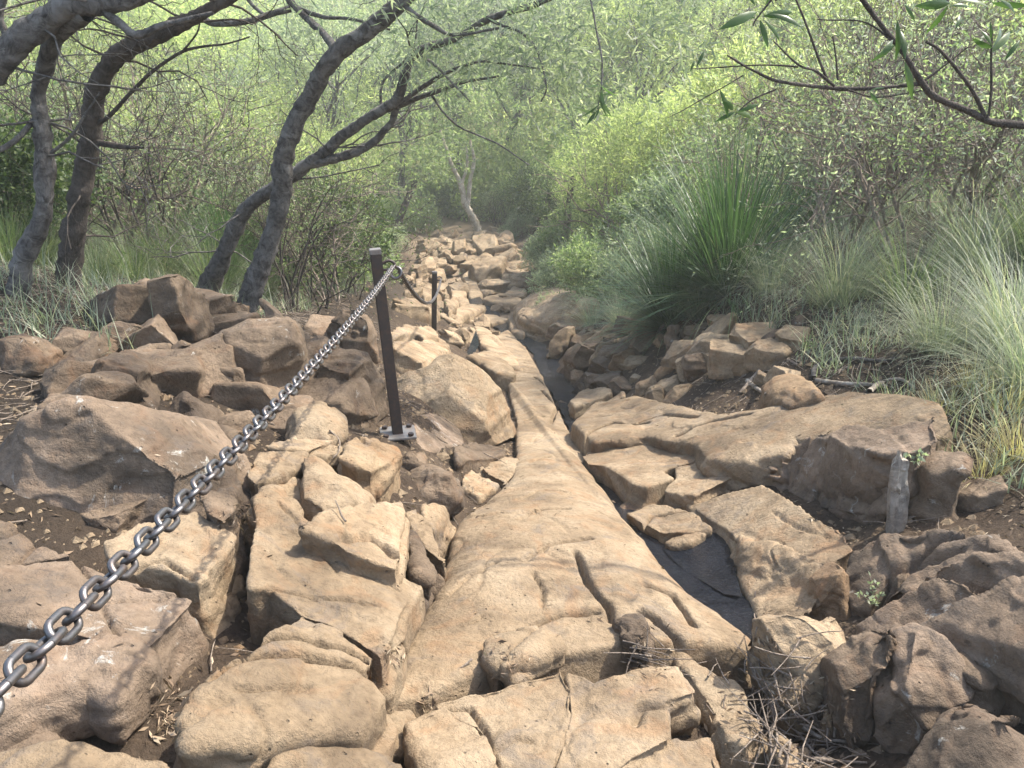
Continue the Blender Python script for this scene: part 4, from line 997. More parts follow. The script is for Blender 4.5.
def twiggy_parts(seed, H, stems, depth, leafn, L, W, leafmat, twmat='twig', r=.016, spread=.9, kids=(3, 5), wig=.45):
    rng = np.random.default_rng(seed); tw = Buf(); lf = Buf(); tips = []
    for _ in range(stems):
        a = rng.random() * 6.283; t = rng.uniform(.15, spread)
        grow(tw, tips, (rng.normal() * .12, rng.normal() * .12, -.08), (math.cos(a) * t, math.sin(a) * t, 1), H * .6, r * rng.uniform(.7, 1.2), depth, rng, wig, kids, .12)
    P, D = [], []
    for pts, d in tips:
        for _ in range(leafn):
            i = rng.integers(0, len(pts)); P.append(pts[i] + rng.normal(size=3) * .035); D.append(d + rng.normal(size=3) * .8)
    if P: leaves(lf, np.array(P), np.array(D), L * (.6 + .7 * rng.random(len(P))), np.full(len(P), W), rng)
    out = [('stems', tw.mesh('stems'), M[twmat])]
    if P: out.append(('foliage', lf.mesh('foliage'), M[leafmat]))
    return out

kind('feather', 'feathery_bush', 'bush', bush_parts(3, (1.0, 1.0, 1.0), 30000, .075, .016, 4, 'leaf_yellow', .0, 3.0, .03, .45, .5, 6, .55))
kind('feather2', 'feathery_bush', 'bush', bush_parts(4, (1.2, 1.0, .9), 28000, .075, .017, 4, 'leaf_gold', .03, 2.6, .03, .45, .5, 7, .5))
kind('green', 'leafy_bush', 'bush', bush_parts(5, (.9, .9, .8), 12000, .085, .028, 4, 'leaf_green', .02, 2.8, .02, .45, .3, 6, .45))
kind('grey', 'grey_bush', 'bush', bush_parts(6, (.85, .85, .75), 11000, .09, .022, 5, 'leaf_grey', .02, 3.0, .02, .4, .4, 6, .45))
kind('dark', 'dark_bush', 'bush', bush_parts(7, (.9, .9, .85), 10000, .08, .03, 5, 'leaf_dark', .02, 2.8, .022, .4, .2, 6, .45, 'bark_dark'))
kind('twiggy', 'twiggy_shrub', 'shrub', twiggy_parts(8, 1.9, 7, 3, 7, .045, .014, 'leaf_grey', 'twig', .017))
kind('twiggy2', 'twiggy_shrub', 'shrub', twiggy_parts(9, 1.7, 6, 3, 12, .045, .014, 'leaf_green', 'twig', .018))
kind('bare', 'bare_shrub', 'shrub', twiggy_parts(10, 1.9, 8, 3, 2, .05, .014, 'leaf_dark', 'bark_dark', .014, .7, (2, 4), .35))
kind('spike', 'grass_tree', 'grass tree', [('blades', tuft_mesh('blades', 1300, 1.25, .011, 11, (.02, 1.5), (.15, .9), .1), M['blade_green'])])
kind('sedge', 'sedge_clump', 'sedge', [('blades', tuft_mesh('blades', 600, 1.15, .0046, 12, (.1, 1.15), (.8, 1.9), .14, 7), M['blade_pale'])])
kind('sedge2', 'sedge_clump', 'sedge', [('blades', tuft_mesh('blades', 420, .9, .0055, 13, (.1, 1.0), (.5, 1.6), .1, 6), M['blade_mix'])])
kind('dry', 'dry_grass_tuft', 'grass tuft', [('blades', tuft_mesh('blades', 200, .3, .004, 14, (.1, 1.2), (.3, 1.4), .05), M['blade_dry'])])

def tree_parts(seed, H, lean, leafmat, n, L, W, barkmat, rad=1.3):
    rng = np.random.default_rng(seed); tw = Buf(); lf = Buf(); tips = []
    top = np.array([lean, rng.normal() * .2, H * .55])
    P = catmull([[0, 0, -.3], [lean * .25, 0, H * .2], [lean * .7 + .1, 0, H * .4], top], 6)
    tube(tw, P, np.linspace(.13, .075, len(P)) * H / 5, 8, .2, seed)
    tr = [('trunk', tw.mesh('trunk'), M[barkmat])]
    tb = Buf()
    for k in range(7):
        a = k * 2.4 + rng.random(); t = rng.uniform(.35, 1.1)
        i = int(rng.uniform(.55, .99) * (len(P) - 1))
        grow(tb, tips, P[i], (math.cos(a) * t, math.sin(a) * t, 1), H * .4, .05 * H / 5, 2, rng, .4, (2, 4), .1, 5)
    for k, (pts, d) in enumerate(tips):
        c = pts[-1]
        cloud(lf, c, np.array([.55, .55, .42]) * rad * rng.uniform(.6, 1.1), max(40, n // len(tips)), L, W, seed * 100 + k, -.05, 2.0, .3, .0)
    return tr + [('branches', tb.mesh('branches'), M[barkmat]), ('crown', lf.mesh('crown'), M[leafmat])]
kind('tree_grey', 'scrub_tree', 'tree', tree_parts(21, 5.2, .5, 'leaf_grey', 15000, .13, .03, 'bark'))
kind('tree_green', 'scrub_tree', 'tree', tree_parts(22, 5.0, -.4, 'leaf_green', 15000, .12, .035, 'bark'))
kind('tree_yellow', 'scrub_tree', 'tree', tree_parts(23, 4.6, .2, 'leaf_yellow', 16000, .13, .026, 'bark'))

def put(key, pxx, y, label, s=1.0, group=None, rot=None, sink=.03, x=None, cat=None):
    K = KIND[key]
    if x is None:
        x = (pxx - CX) / FPX * y * 1.0
        for _ in range(2):                      # the sight line through that column at ground height
            z = float(ground_z(np.array(x), np.array(float(y))))
            t = y * math.cos(PITCH) - z * math.sin(PITCH)
            x = (pxx - CX) / FPX * t
    z = float(ground_z(np.array(x), np.array(float(y))))
    rot = (pxx * 1.7 + y * 3.1) % 6.283 if rot is None else rot
    r = empty(K['name'], (x, y, z - sink), rot)
    r.scale = (s, s, s) if np.isscalar(s) else s
    for nm, me, mt in K['parts']:
        link(nm, me, mt, r)
    setp(r, label, cat or K['cat'], group, 'thing')
    return r

# ------------------------------------------------------------------ right side plants
GR = 'bushes and shrubs of the right bank'
put('spike', 728, 8.3, 'largest dark green grass tree with stiff spikes on the right bank', (1.4, 1.4, 1.5), 'grass trees')
put('spike', 672, 8.9, 'dark green grass tree drooping at the left of the largest one', 1.15, 'grass trees')
put('spike', 795, 9.3, 'dark green grass tree behind the right of the largest one', .9, 'grass trees')
put('sedge', 770, 7.4, 'pale sedge clump in front of the largest grass tree', .75, 'sedge clumps')
put('sedge', 838, 6.3, 'pale arching sedge clump hanging over the roots of the right bank', .95, 'sedge clumps')
put('sedge2', 906, 5.7, 'bright green sedge clump fanned above the wide slab', 1.0, 'sedge clumps')
put('sedge', 700, 8.1, 'low pale sedge clump under the left grass tree', .6, 'sedge clumps')
put('sedge', 940, 4.7, 'grey green sedge clump hanging over the end of the wide slab', .7, 'sedge clumps')
put('sedge', 1012, 4.6, 'large blue green sedge clump at the right edge', .92, 'sedge clumps')
put('sedge2', 1045, 5.8, 'tall green sedge clump behind the large one at the right edge', 1.3, 'sedge clumps')
put('sedge', 975, 5.9, 'pale sedge clump between the fanned one and the right edge', 1.0, 'sedge clumps')
put('sedge', 1040, 3.9, 'sedge clump leaning in at the right edge above the dry grass', .8, 'sedge clumps')
put('dry', 878, 3.55, 'little yellow grass tuft left of the wooden stake', .8, 'dry grass tufts')
for i, (a, y, s, lb) in enumerate([(985, 3.2, 1.0, 'straw coloured grass tuft on the bank above the bottom right heap'), (1020, 3.3, 1.1, 'straw coloured grass tuft at the right edge above the heap'),
                            (940, 3.9, .9, 'straw coloured grass tuft below the hanging sedge'), (975, 4.1, 1.0, 'straw coloured grass tuft between the hanging sedge and the right edge'), (1010, 3.7, 1.1, 'tall straw coloured grass tuft at the right edge')]):
    put('dry', a, y, lb, s, 'dry grass tufts')
put('feather', 622, 16.5, 'big feathery yellow green bush to the right of the far path', (1.55, 1.4, 1.5), GR)
put('feather2', 690, 19, 'feathery yellow bush rising behind the big one', (1.7, 1.4, 1.75), GR)
put('feather2', 790, 14.5, 'broad feathery pale green bush above the largest grass tree', (1.7, 1.5, 1.6), GR)
put('feather', 900, 15, 'feathery pale green bush in the top right, behind the brown shrubs', (1.8, 1.6, 1.6), GR)
put('feather2', 1010, 13, 'feathery pale green bush at the top right corner', (1.6, 1.4, 1.5), GR)
put('feather', 590, 21.5, 'feathery green bush left of the big yellow green one', (1.0, 1.0, 1.15), GR)
put('twiggy', 835, 8.0, 'brown twiggy shrub just right of the largest grass tree', (1.25, 1.2, 1.15), GR)
put('twiggy', 905, 7.2, 'brown twiggy shrub behind the fanned sedge', (1.2, 1.2, 1.1), GR)
put('twiggy2', 985, 6.9, 'forked brown shrub behind the sedge at the right edge', (1.2, 1.2, 1.15), GR)
put('twiggy', 945, 9.0, 'pale twiggy shrub farther back on the right bank', 1.4, GR)
put('twiggy2', 770, 11, 'greenish twiggy shrub behind the largest grass tree', 1.5, GR)
put('twiggy', 1060, 8.5, 'twiggy shrub half outside the right edge', 1.5, GR)
put('bare', 870, 9.5, 'thin bare shrub between the brown twiggy ones', 1.4, GR)
put('grey', 562, 18.5, 'low grey green bush crowding the right of the far path', .85, GR)
put('grey', 575, 15.2, 'small soft grey green bush at the path edge below the dark trunk', .8, GR)
put('green', 607, 13.2, 'small green bush at the path edge under the big feathery one', .8, GR)
put('grey', 640, 11.6, 'grey green bush just left of the left grass tree', .75, GR)
put('green', 585, 18, 'green bush behind the path edge bushes', 1.1, GR)
put('dark', 548, 24.5, 'dark bush at the bend of the far path', 1.15, GR)
put('green', 665, 14, 'green bush behind the left grass tree', 1.0, GR)
put('grey', 720, 12.5, 'grey green bush behind the grass trees', 1.3, GR)
put('sedge', 592, 11.8, 'pale grass clump at the foot of the path edge bushes', .7, 'sedge clumps')
put('sedge', 622, 10.6, 'pale grass clump above the tall thin plate', .65, 'sedge clumps')
put('sedge2', 655, 9.7, 'green grass clump above the grey striped plates', .6, 'sedge clumps')
put('grey', 560, 13.8, 'tiny grey green bush right of the big smooth rock', .42, GR)

# ------------------------------------------------------------------ left side plants
GL = 'bushes and shrubs of the left bank'
put('sedge2', 215, 7.7, 'upright green grass clump between the dark trunk and the leaning tree', (1.0, 1.0, 1.25), 'grass clumps of the left bank')
put('sedge2', 165, 7.9, 'grey green grass clump just right of the dark trunk', (.9, .9, 1.1), 'grass clumps of the left bank')
put('sedge2', 135, 7.2, 'pale tangled grass clump behind the dark trunk', .9, 'grass clumps of the left bank')
put('sedge2', 100, 6.4, 'low green grass clump below the dark trunk', .6, 'grass clumps of the left bank')
put('sedge2', 10, 6.2, 'pale grass clump left of the gnarled trunk', .8, 'grass clumps of the left bank')
put('sedge2', 40, 6.6, 'grass clump between the gnarled trunk and the dark trunk', .85, 'grass clumps of the left bank')
put('sedge2', 262, 8.3, 'pale grass clump behind the foot of the leaning tree', .85, 'grass clumps of the left bank')
put('spike', 232, 9.0, 'stiff green grass tree behind the upright grass clump', (.8, .8, 1.1), 'grass trees')
put('dark', 20, 7.0, 'dark rounded bush at the left edge behind the gnarled trunk', .75, GL)
put('bare', 312, 8.4, 'bare tangled shrub between the leaning tree and the near post', (.9, .9, .85), GL)
put('bare', 290, 7.8, 'bare tangled shrub right against the leaning tree', (.85, .85, .9), GL)
put('twiggy2', 322, 9.2, 'green twiggy shrub left of the near post', .9, GL)
put('bare', 340, 10.5, 'bare shrub behind the near post, farther back', 1.1, GL)
put('dark', 330, 11, 'dark leafy bush behind the bare tangled shrubs', 1.0, GL)
put('green', 335, 12.5, 'green leafy bush right behind the top of the near post', .95, GL)
put('grey', 368, 15.5, 'soft grey green bush left of the far path', .7, GL)
put('grey', 388, 20.5, 'soft grey green bush at the left of the far bend', .7, GL)
put('dark', 335, 15.5, 'dark bush left of the soft grey green one', 1.2, GL)
put('green', 300, 13, 'green bush behind the leaning tree', 1.25, GL)
put('grey', 250, 12, 'grey green bush behind the stiff grass tree', 1.15, GL)
put('twiggy', 185, 9.5, 'grey twiggy shrub between the two left trees', 1.25, GL)
put('twiggy', 110, 8.7, 'grey twiggy shrub behind the dark trunk', 1.2, GL)
put('twiggy2', 265, 9.8, 'thin green twiggy shrub left of the leaning tree', 1.3, GL)
put('bare', 150, 8.2, 'thin bare shrub right of the dark trunk', 1.2, GL)
put('bare', 60, 8.0, 'thin bare shrub left of the dark trunk', 1.2, GL)
put('bare', 210, 11, 'thin bare shrub in front of the pale bushes', 1.5, GL)
put('twiggy', 5, 8.2, 'grey twiggy shrub at the left edge', 1.3, GL)
put('green', 155, 12, 'green bush in the gap between the two left trees', 1.15, GL)
put('grey', 85, 11, 'grey green bush behind the dark trunk', 1.1, GL)
put('green', 10, 11, 'green bush at the left edge', 1.3, GL)
put('feather', 190, 16, 'feathery yellow green bush bright between the two left trees', (1.5, 1.4, 1.35), GL)
put('feather2', 290, 17, 'feathery yellow green bush behind the leaning tree', (1.5, 1.4, 1.5), GL)
put('feather2', 90, 15, 'feathery yellow bush behind the dark trunk', (1.5, 1.4, 1.4), GL)
put('feather', 320, 20, 'feathery green bush above the near post', (1.3, 1.3, 1.4), GL)
put('feather', 0, 14, 'feathery yellow green bush in the left corner', (1.5, 1.4, 1.4), GL)
put('feather', 245, 21, 'feathery pale green bush high between the left trees', (1.7, 1.5, 1.7), GL)
put('feather2', 150, 20, 'feathery pale yellow bush high behind the left trees', (1.9, 1.7, 1.7), GL)

# ------------------------------------------------------------------ trees of the thicket
put('grey', 492, 29.5, 'grey green bush at the end of the far path, right of the pale forked tree', 1.0, GR)
put('green', 528, 28, 'green bush closing the end of the far path on the right', 1.05, GR)
put('grey', 445, 30.5, 'grey green bush at the end of the far path, left of the pale forked tree', 1.0, GR)
put('green', 412, 27, 'low green bush at the end of the far path on the left', .9, GR)
put('bare', 500, 27, 'thin bare shrub at the end of the far path', .9, GR)
put('grey', 520, 25, 'low pale bush on the right verge near the end of the far path', .6, GR)
GT = 'scrub trees of the thicket'
for key, a, y, s, lb in [
        ('tree_grey', 505, 37, 1.5, 'grey green scrub tree over the bend of the far path'),
        ('tree_green', 400, 31, 1.2, 'green scrub tree left of the pale forked tree'),
        ('tree_grey', 585, 31, 1.25, 'grey green scrub tree right of the bend of the far path'),
        ('tree_yellow', 640, 27, 1.2, 'yellow green scrub tree behind the big feathery bush'),
        ('tree_green', 600, 33, 1.5, 'green scrub tree filling the top middle'),
        ('tree_grey', 460, 35, 1.5, 'grey green scrub tree high behind the pale forked tree'),
        ('tree_grey', 700, 31, 1.4, 'grey green scrub tree in the upper right of the middle'),
        ('tree_yellow', 780, 25, 1.2, 'yellow green scrub tree above the broad feathery bush'),
        ('tree_green', 860, 23, 1.2, 'green scrub tree high in the top right'),
        ('tree_yellow', 960, 21, 1.2, 'yellow green scrub tree toward the top right corner'),
        ('tree_grey', 1040, 18, 1.1, 'grey green scrub tree at the top right corner'),
        ('tree_grey', 345, 25, 1.1, 'grey green scrub tree behind the near post'),
        ('tree_yellow', 320, 28, 1.3, 'yellow green scrub tree behind the leaning tree'),
        ('tree_yellow', 200, 27, 1.4, 'yellow green scrub tree in the gap between the left trees'),
        ('tree_yellow', 90, 22, 1.2, 'yellow scrub tree behind the dark trunk'),
        ('tree_green', 0, 20, 1.2, 'green scrub tree at the top left corner'),
        ('tree_green', 530, 40, 1.8, 'pale green scrub tree farthest up the middle')]:
    put(key, a, y, lb, s, GT)

# far slope: one mass of scrub
rng = np.random.default_rng(77)
far = Buf()
for k in range(330):
    y = rng.uniform(30, 78); x = rng.uniform(-.82, .82) * y
    z = float(ground_z(np.array(x), np.array(y)))
    s = rng.uniform(1.2, 2.6)
    cloud(far, (x, y, z + s * .6), (s, s, s * rng.uniform(.7, 1.2)), 900, .26, .10, 1000 + k, .0, 2.4, .6, .4)
setp(link('far_scrub', far.mesh('far_scrub'), M['leaf_yellow']), 'mass of pale yellow green scrub covering the slope beyond the gully', 'scrub', None, 'stuff')

# ------------------------------------------------------------------ the named trees, limb by limb
def limb(pts, n=12, sides=14, lump=.26, seed=0, buf=None, thick=.77):
    b = buf or Buf()
    W = np.array([at_depth(p[0], p[1], p[2]) for p in pts])
    r = np.array([p[3] * thick * np.linalg.norm(w) / FPX for p, w in zip(pts, W)])
    P = catmull(W, n); rr = np.interp(np.linspace(0, len(pts) - 1, len(P)), np.arange(len(pts)), r)
    # small kinks
    P = P + .02 * np.stack([fbm(P * 3.1, 2, seed + k) for k in range(3)], -1)
    tube(b, P, rr, sides, lump, seed)
    return b
def tree(name, label, base, limbs, twigs=(), crown=(), bark='bark', leafmat='leaf_grey', group=None, L=.085, Wd=.014, fine=0, thick=.77):
    b0 = at_depth(*base)
    root = empty(name, b0)
    def part(nm, buf, mat):
        o = link(nm, buf.mesh(nm, origin=b0), mat, root); return o
    for i, (nm, pts) in enumerate(limbs):
        part(nm, limb(pts, seed=i * 5 + len(limbs), thick=thick), M[bark])
    if twigs:
        for i, pts in enumerate(twigs): part('twig', limb(pts, 6, 6, .12, 40 + i), M[bark])
    if fine:
        rg = np.random.default_rng(len(label) + 3)
        for k in range(fine):
            pts = limbs[int(rg.integers(0, len(limbs)))][1]; i = int(rg.integers(1, len(pts) - 1)); q = pts[i]
            fb = Buf(); tp = []
            grow(fb, tp, np.array(at_depth(q[0], q[1], q[2])) - b0, (rg.normal(), rg.normal() * .6, rg.uniform(-.3, .9)), rg.uniform(.35, .8), .008, 2, rg, .5, (2, 4), .0)
            link('branch', fb.mesh('branch'), M[bark], root)
    if crown:
        lf = Buf(); tb = Buf(); rg = np.random.default_rng(len(label)); tips = []
        for i, (c, rad, n) in enumerate(crown):
            c = np.array(at_depth(*c)) if len(c) == 3 and c[0] > 3.5 or c[0] < -3.5 else np.array(c)
            cloud(lf, c, rad, n, L, Wd, 300 + i + len(label), .0, 2.6, .3, -.1)
        part('crown', lf, M[leafmat])
    setp(root, label, 'tree', group, 'thing')
    return root

tree('leaning_tree', 'smooth grey tree rising behind the largest boulder and arching right out of the top', (247, 300, 6.4),
     [('trunk', [(240, 325, 6.4, 15), (252, 290, 6.4, 13), (264, 255, 6.4, 12), (280, 205, 6.4, 11.5), (284, 155, 6.35, 11.5), (308, 98, 6.3, 11), (338, 52, 6.2, 10), (400, 4, 6.1, 9), (455, -40, 6, 8), (540, -100, 5.9, 6)]),
      ('limb', [(338, 52, 6.2, 6), (320, 30, 6.4, 4), (297, 8, 6.6, 4), (270, -20, 6.8, 4)])],
     twigs=[[(297, 8, 6.6, 3), (325, 17, 6.5, 2.5), (352, 19, 6.4, 2), (390, 30, 6.3, 1.5)], [(201, 16, 6.7, 3), (212, 24, 6.7, 4), (240, 23, 6.6, 3.5), (267, 16, 6.6, 3.5), (290, 8, 6.6, 4)],
            [(267, 16, 6.6, 2), (255, 5, 6.7, 2), (240, -10, 6.8, 2)], [(400, 4, 6.1, 4), (430, 25, 6, 3), (455, 35, 5.9, 2), (500, 30, 5.8, 1.5)]],
     crown=[((-.2, 6.3, 1.9), (1.3, 1.1, .6), 3500), ((.9, 5.6, 1.9), (1.0, .9, .6), 2500), ((-1.6, 6.4, 1.9), (1.1, 1.1, .6), 2500), ((430, 30, 5.9), (.35, .4, .2), 260), ((350, 15, 6.4), (.3, .3, .2), 180), ((500, 15, 5.8), (.4, .4, .25), 320), ((560, 20, 5.8), (.4, .4, .25), 320)])
tree('forked_tree', 'grey tree forking low beside the leaning tree, its branches sweeping right', (207, 297, 6.9),
     [('trunk', [(196, 325, 6.9, 15), (207, 292, 6.9, 13), (226, 250, 6.8, 10), (245, 211, 6.7, 8.5), (285, 181, 6.6, 8), (305, 165, 6.55, 7.5)]),
      ('limb', [(300, 168, 6.56, 7), (330, 147, 6.5, 6.5), (363, 121, 6.4, 6), (394, 103, 6.35, 6), (404, 80, 6.3, 5.5), (417, 52, 6.25, 5), (456, 39, 6.2, 4.5), (487, 20, 6.1, 4), (540, 2, 6, 3.5), (620, -35, 5.9, 3)]),
      ('limb', [(303, 166, 6.55, 6), (340, 159, 6.5, 5.5), (370, 146, 6.5, 5), (390, 127, 6.45, 4.5), (397, 108, 6.4, 4)])],
     twigs=[[(397, 106, 6.4, 3.5), (430, 94, 6.3, 3), (470, 80, 6.2, 2), (500, 76, 6.1, 1.2)], [(400, 103, 6.35, 3), (437, 78, 6.2, 2.5), (480, 62, 6.1, 1.6), (540, 70, 6, 1)],
            [(382, 108, 6.4, 2), (385, 80, 6.4, 1.7), (410, 55, 6.4, 1.3), (417, 20, 6.4, 1)], [(487, 20, 6.1, 2), (530, 40, 5.9, 1.5), (545, 85, 5.8, 1), (540, 105, 5.8, .8)], [(417, 52, 6.25, 2), (440, 70, 6, 1.5), (470, 100, 5.9, 1)],
            [(430, 94, 6.3, 1.6), (450, 120, 6.2, 1.2), (490, 140, 6.1, 1), (530, 165, 6, .7)]],
     crown=[((480, 60, 6), (.45, .4, .22), 420), ((530, 55, 5.9), (.5, .4, .3), 560), ((600, 40, 5.8), (.55, .5, .35), 700), ((650, 60, 5.7), (.4, .4, .35), 480), ((560, 100, 5.9), (.35, .3, .2), 200), ((1.0, 5.8, 1.5), (.9, .8, .5), 1800), ((430, 80, 6.2), (.3, .3, .15), 150)], fine=14)
tree('gnarled_tree', 'gnarled grey tree at the left edge with a thick limb crossing the top left corner', (12, 320, 4.9),
     [('trunk', [(4, 350, 4.9, 17), (12, 318, 4.9, 14), (22, 264, 4.9, 11), (44, 212, 4.9, 9.5), (45, 156, 4.9, 10), (41, 120, 4.9, 8.5), (39, 92, 4.9, 7.5), (51, 52, 4.8, 8.5), (66, 27, 4.7, 9), (85, 12, 4.6, 10)]),
      ('limb', [(-70, 130, 4.6, 15), (-30, 92, 4.6, 14), (0, 63, 4.6, 13.5), (28, 36, 4.6, 14), (58, 12, 4.6, 13), (95, 2, 4.6, 12), (138, -6, 4.6, 10), (220, -40, 4.6, 8)])],
     twigs=[[(99, 5, 4.6, 5), (120, 22, 4.6, 5), (138, 35, 4.6, 4.5), (170, 24, 4.6, 3.5), (215, 12, 4.6, 2.5)], [(34, 120, 4.9, 3), (15, 140, 4.8, 3), (-20, 160, 4.7, 3)], [(10, 40, 4.6, 4), (0, 15, 4.6, 4), (10, -20, 4.6, 4)], [(45, 156, 4.9, 2), (75, 130, 4.9, 1.5), (100, 90, 4.9, 1)]],
     crown=[((-2.2, 4.9, 1.7), (1.1, 1.0, .6), 3000), ((-3.4, 5.0, 1.6), (1.0, 1.0, .6), 2500), ((-1.1, 4.6, 1.9), (.8, .9, .5), 1500)], fine=14)
tree('dark_trunk_tree', 'dark leaning trunk right of the gnarled tree at the left', (66, 300, 5.6),
     [('trunk', [(60, 325, 5.6, 16), (66, 290, 5.6, 14), (73, 236, 5.6, 12.5), (82, 191, 5.6, 11.5), (89, 150, 5.6, 11), (96, 92, 5.5, 10.5), (113, 60, 5.4, 10.5), (144, 42, 5.3, 10), (188, 20, 5.2, 8), (222, 2, 5.1, 6), (290, -40, 5, 5)])],
     twigs=[[(85, 138, 5.6, 4), (115, 146, 5.5, 3.5), (143, 149, 5.4, 1.5)], [(80, 135, 5.6, 2.5), (105, 118, 5.5, 2.5), (140, 82, 5.4, 2), (180, 53, 5.3, 1.8), (215, 45, 5.2, 1.4), (248, 35, 5.1, .8)], [(180, 53, 5.3, 1.3), (195, 30, 5.2, 1), (200, 10, 5.2, .8)]],
     crown=[((-1.8, 5.5, 2.0), (1.1, 1.0, .6), 2500), ((-2.9, 6.2, 2.0), (1.2, 1.1, .6), 2500)], bark='bark_dark', fine=14)
tree('pale_forked_tree', 'slender tree with a pale forked trunk at the bend of the far path', (478, 236, 27),
     [('trunk', [(482, 240, 27, 6), (474, 220, 27, 4.5), (465, 203, 27, 4), (461, 185, 27, 3.5), (452, 165, 27, 2.5), (446, 148, 27, 2), (440, 130, 27, 1.5)]),
      ('limb', [(468, 205, 27, 3), (470, 180, 27, 2.5), (474, 160, 27, 2), (470, 140, 27, 1.3)]), ('limb', [(461, 185, 27, 2), (467, 165, 27, 1.6), (466, 145, 27, 1.2)])],
     crown=[((440, 120, 27), (2.0, 1.6, 1.3), 1800), ((480, 110, 27), (1.8, 1.6, 1.2), 1500)], bark='bark_pale', leafmat='leaf_green', L=.16, Wd=.04)
tree('dark_stem_tree', 'small tree with a dark straight trunk right of the far path', (566, 255, 19),
     [('trunk', [(566, 262, 19, 6), (565, 245, 19, 5.5), (567, 220, 19, 5), (569, 200, 19, 4), (572, 170, 19, 3)])],
     crown=[((575, 165, 19), (1.1, 1, .8), 1600), ((590, 130, 19), (1.1, 1, .8), 1500)], bark='bark_dark', leafmat='leaf_green', L=.12, Wd=.03)
tree('dark_stem_tree', 'small tree with a dark leaning trunk left of the far path', (398, 228, 22),
     [('trunk', [(396, 234, 22, 5), (401, 215, 22, 4.5), (408, 198, 22, 4), (416, 180, 22, 3)])],
     crown=[((420, 165, 22), (1.2, 1, .8), 1500), ((395, 140, 22), (1.4, 1.2, 1), 1700)], bark='bark_dark', leafmat='leaf_green', L=.12, Wd=.03)

# overhanging branch, top right
br = tree('overhanging_branch', 'dark bare branch hanging into the top right with a few long leaves', (1040, 128, 3.2),
     [('limb', [(1120, 150, 3.2, 6), (1040, 128, 3.2, 5), (1012, 123, 3.2, 4.8), (988, 119, 3.2, 4.5), (940, 97, 3.2, 4.2), (925, 83, 3.2, 4.2), (903, 53, 3.2, 4), (887, 33, 3.2, 3.5), (861, 0, 3.2, 3), (840, -30, 3.2, 3)]),
      ('limb', [(925, 85, 3.2, 3.5), (895, 87, 3.2, 3), (843, 88, 3.2, 3), (782, 86, 3.2, 2.4), (752, 73, 3.2, 1.8), (726, 57, 3.2, 1.2)])],
     twigs=[[(835, 87, 3.2, 1.8), (817, 72, 3.2, 1.5), (800, 66, 3.2, 1.3), (771, 43, 3.2, .8)], [(832, 84, 3.2, 1.8), (820, 55, 3.2, 1.5), (807, 25, 3.2, 1.3), (794, -5, 3.2, 1)], [(837, 84, 3.2, 1.3), (835, 60, 3.2, 1), (831, 37, 3.2, .6)],
            [(800, 68, 3.2, 1.2), (760, 66, 3.2, 1), (715, 69, 3.2, .8), (690, 70, 3.2, .5)], [(775, 88, 3.2, 1.3), (750, 100, 3.2, 1), (735, 115, 3.2, .7)], [(742, 74, 3.2, .8), (700, 98, 3.2, .7), (664, 116, 3.2, .4)], [(985, 119, 3.2, 2.5), (965, 80, 3.2, 2), (940, 50, 3.2, 1.6), (925, 40, 3.2, 1.2)], 
            [(987, 118, 3.2, 1.5), (991, 80, 3.2, 1.3), (992, 45, 3.2, 1.1), (992, 30, 3.2, .8)], [(925, 84, 3.2, 1.5), (950, 65, 3.2, 1), (970, 48, 3.2, .6)], [(850, 88, 3.2, 1.2), (880, 96, 3.2, .9), (920, 90, 3.2, .6)], [(903, 53, 3.2, 1.3), (870, 20, 3.2, 1), (820, 18, 3.2, .7)],
            [(775, 0, 3.0, 1.2), (758, 20, 3.0, 1), (755, 26, 3.0, .8)], [(782, -30, 3.0, 1.4), (775, 0, 3.0, 1.2)], [(960, -25, 3.0, 1.2), (945, 5, 3.0, 1)]], bark='bark_dark', thick=.6)
lf = Buf(); b0 = np.array(br.location)
LV = [((757, 12), (718, 30)), ((755, 18), (735, 15)), ((760, 20), (768, 48)), ((764, 20), (780, 42)), ((764, 16), (792, 12)), ((770, 14), (802, 28)), ((755, 5), (740, -12)), ((765, 5), (782, -15)),
      ((897, 20), (895, 62)), ((893, 40), (880, 55)), ((895, 45), (870, 62)), ((900, 30), (905, 60)), ((950, 3), (914, 6)), ((948, 6), (925, 34)), ((950, 6), (970, 7)), ((955, 0), (990, 8)), ((992, 3), (1030, 5)), ((1000, 0), (1015, 15)),
      ((992, 48), (972, 38)), ((992, 50), (998, 25)), ((992, 46), (980, 30)), ((992, 52), (1010, 32)), ((991, 40), (990, 22)), ((905, 62), (912, 100)), ((870, 92), (880, 105)), ((868, 92), (885, 88)), ((695, 60), (690, 72)), ((697, 66), (705, 50)),
      ((720, 90), (728, 118)), ((735, 112), (715, 122)), ((735, 112), (752, 118)), ((733, 110), (722, 100)), ((738, 112), (760, 104)), ((960, 15), (955, 30)), ((905, 5), (915, 22)), ((1005, 60), (1020, 40))]
rg = np.random.default_rng(5)
for (a, b) in LV:
    dpt = 3.05 + rg.normal() * .06
    A = at_depth(a[0], a[1], dpt); B = at_depth(b[0], b[1], dpt + rg.normal() * .05)
    D = B - A; Ln = np.linalg.norm(D); D = D / Ln; S = np.cross(D, np.array([0, 1, .6 * rg.normal()])); S /= np.linalg.norm(S); N = np.cross(S, D)
    w = Ln * .095; rows = []
    for t, k in ((0, .1), (.2, .7), (.45, 1), (.7, .8), (.9, .35), (1, .02)):
        c = A + D * Ln * t - N * Ln * .12 * math.sin(t * 3.1)
        rows += [c - S * w * k + N * w * .35 * k, c, c + S * w * k + N * w * .35 * k]
    ii = np.arange(18).reshape(6, 3)
    q = np.concatenate([np.stack([ii[:-1, k], ii[:-1, k + 1], ii[1:, k + 1], ii[1:, k]], -1) for k in (0, 1)])
    lf.add(np.array(rows) - b0, q)
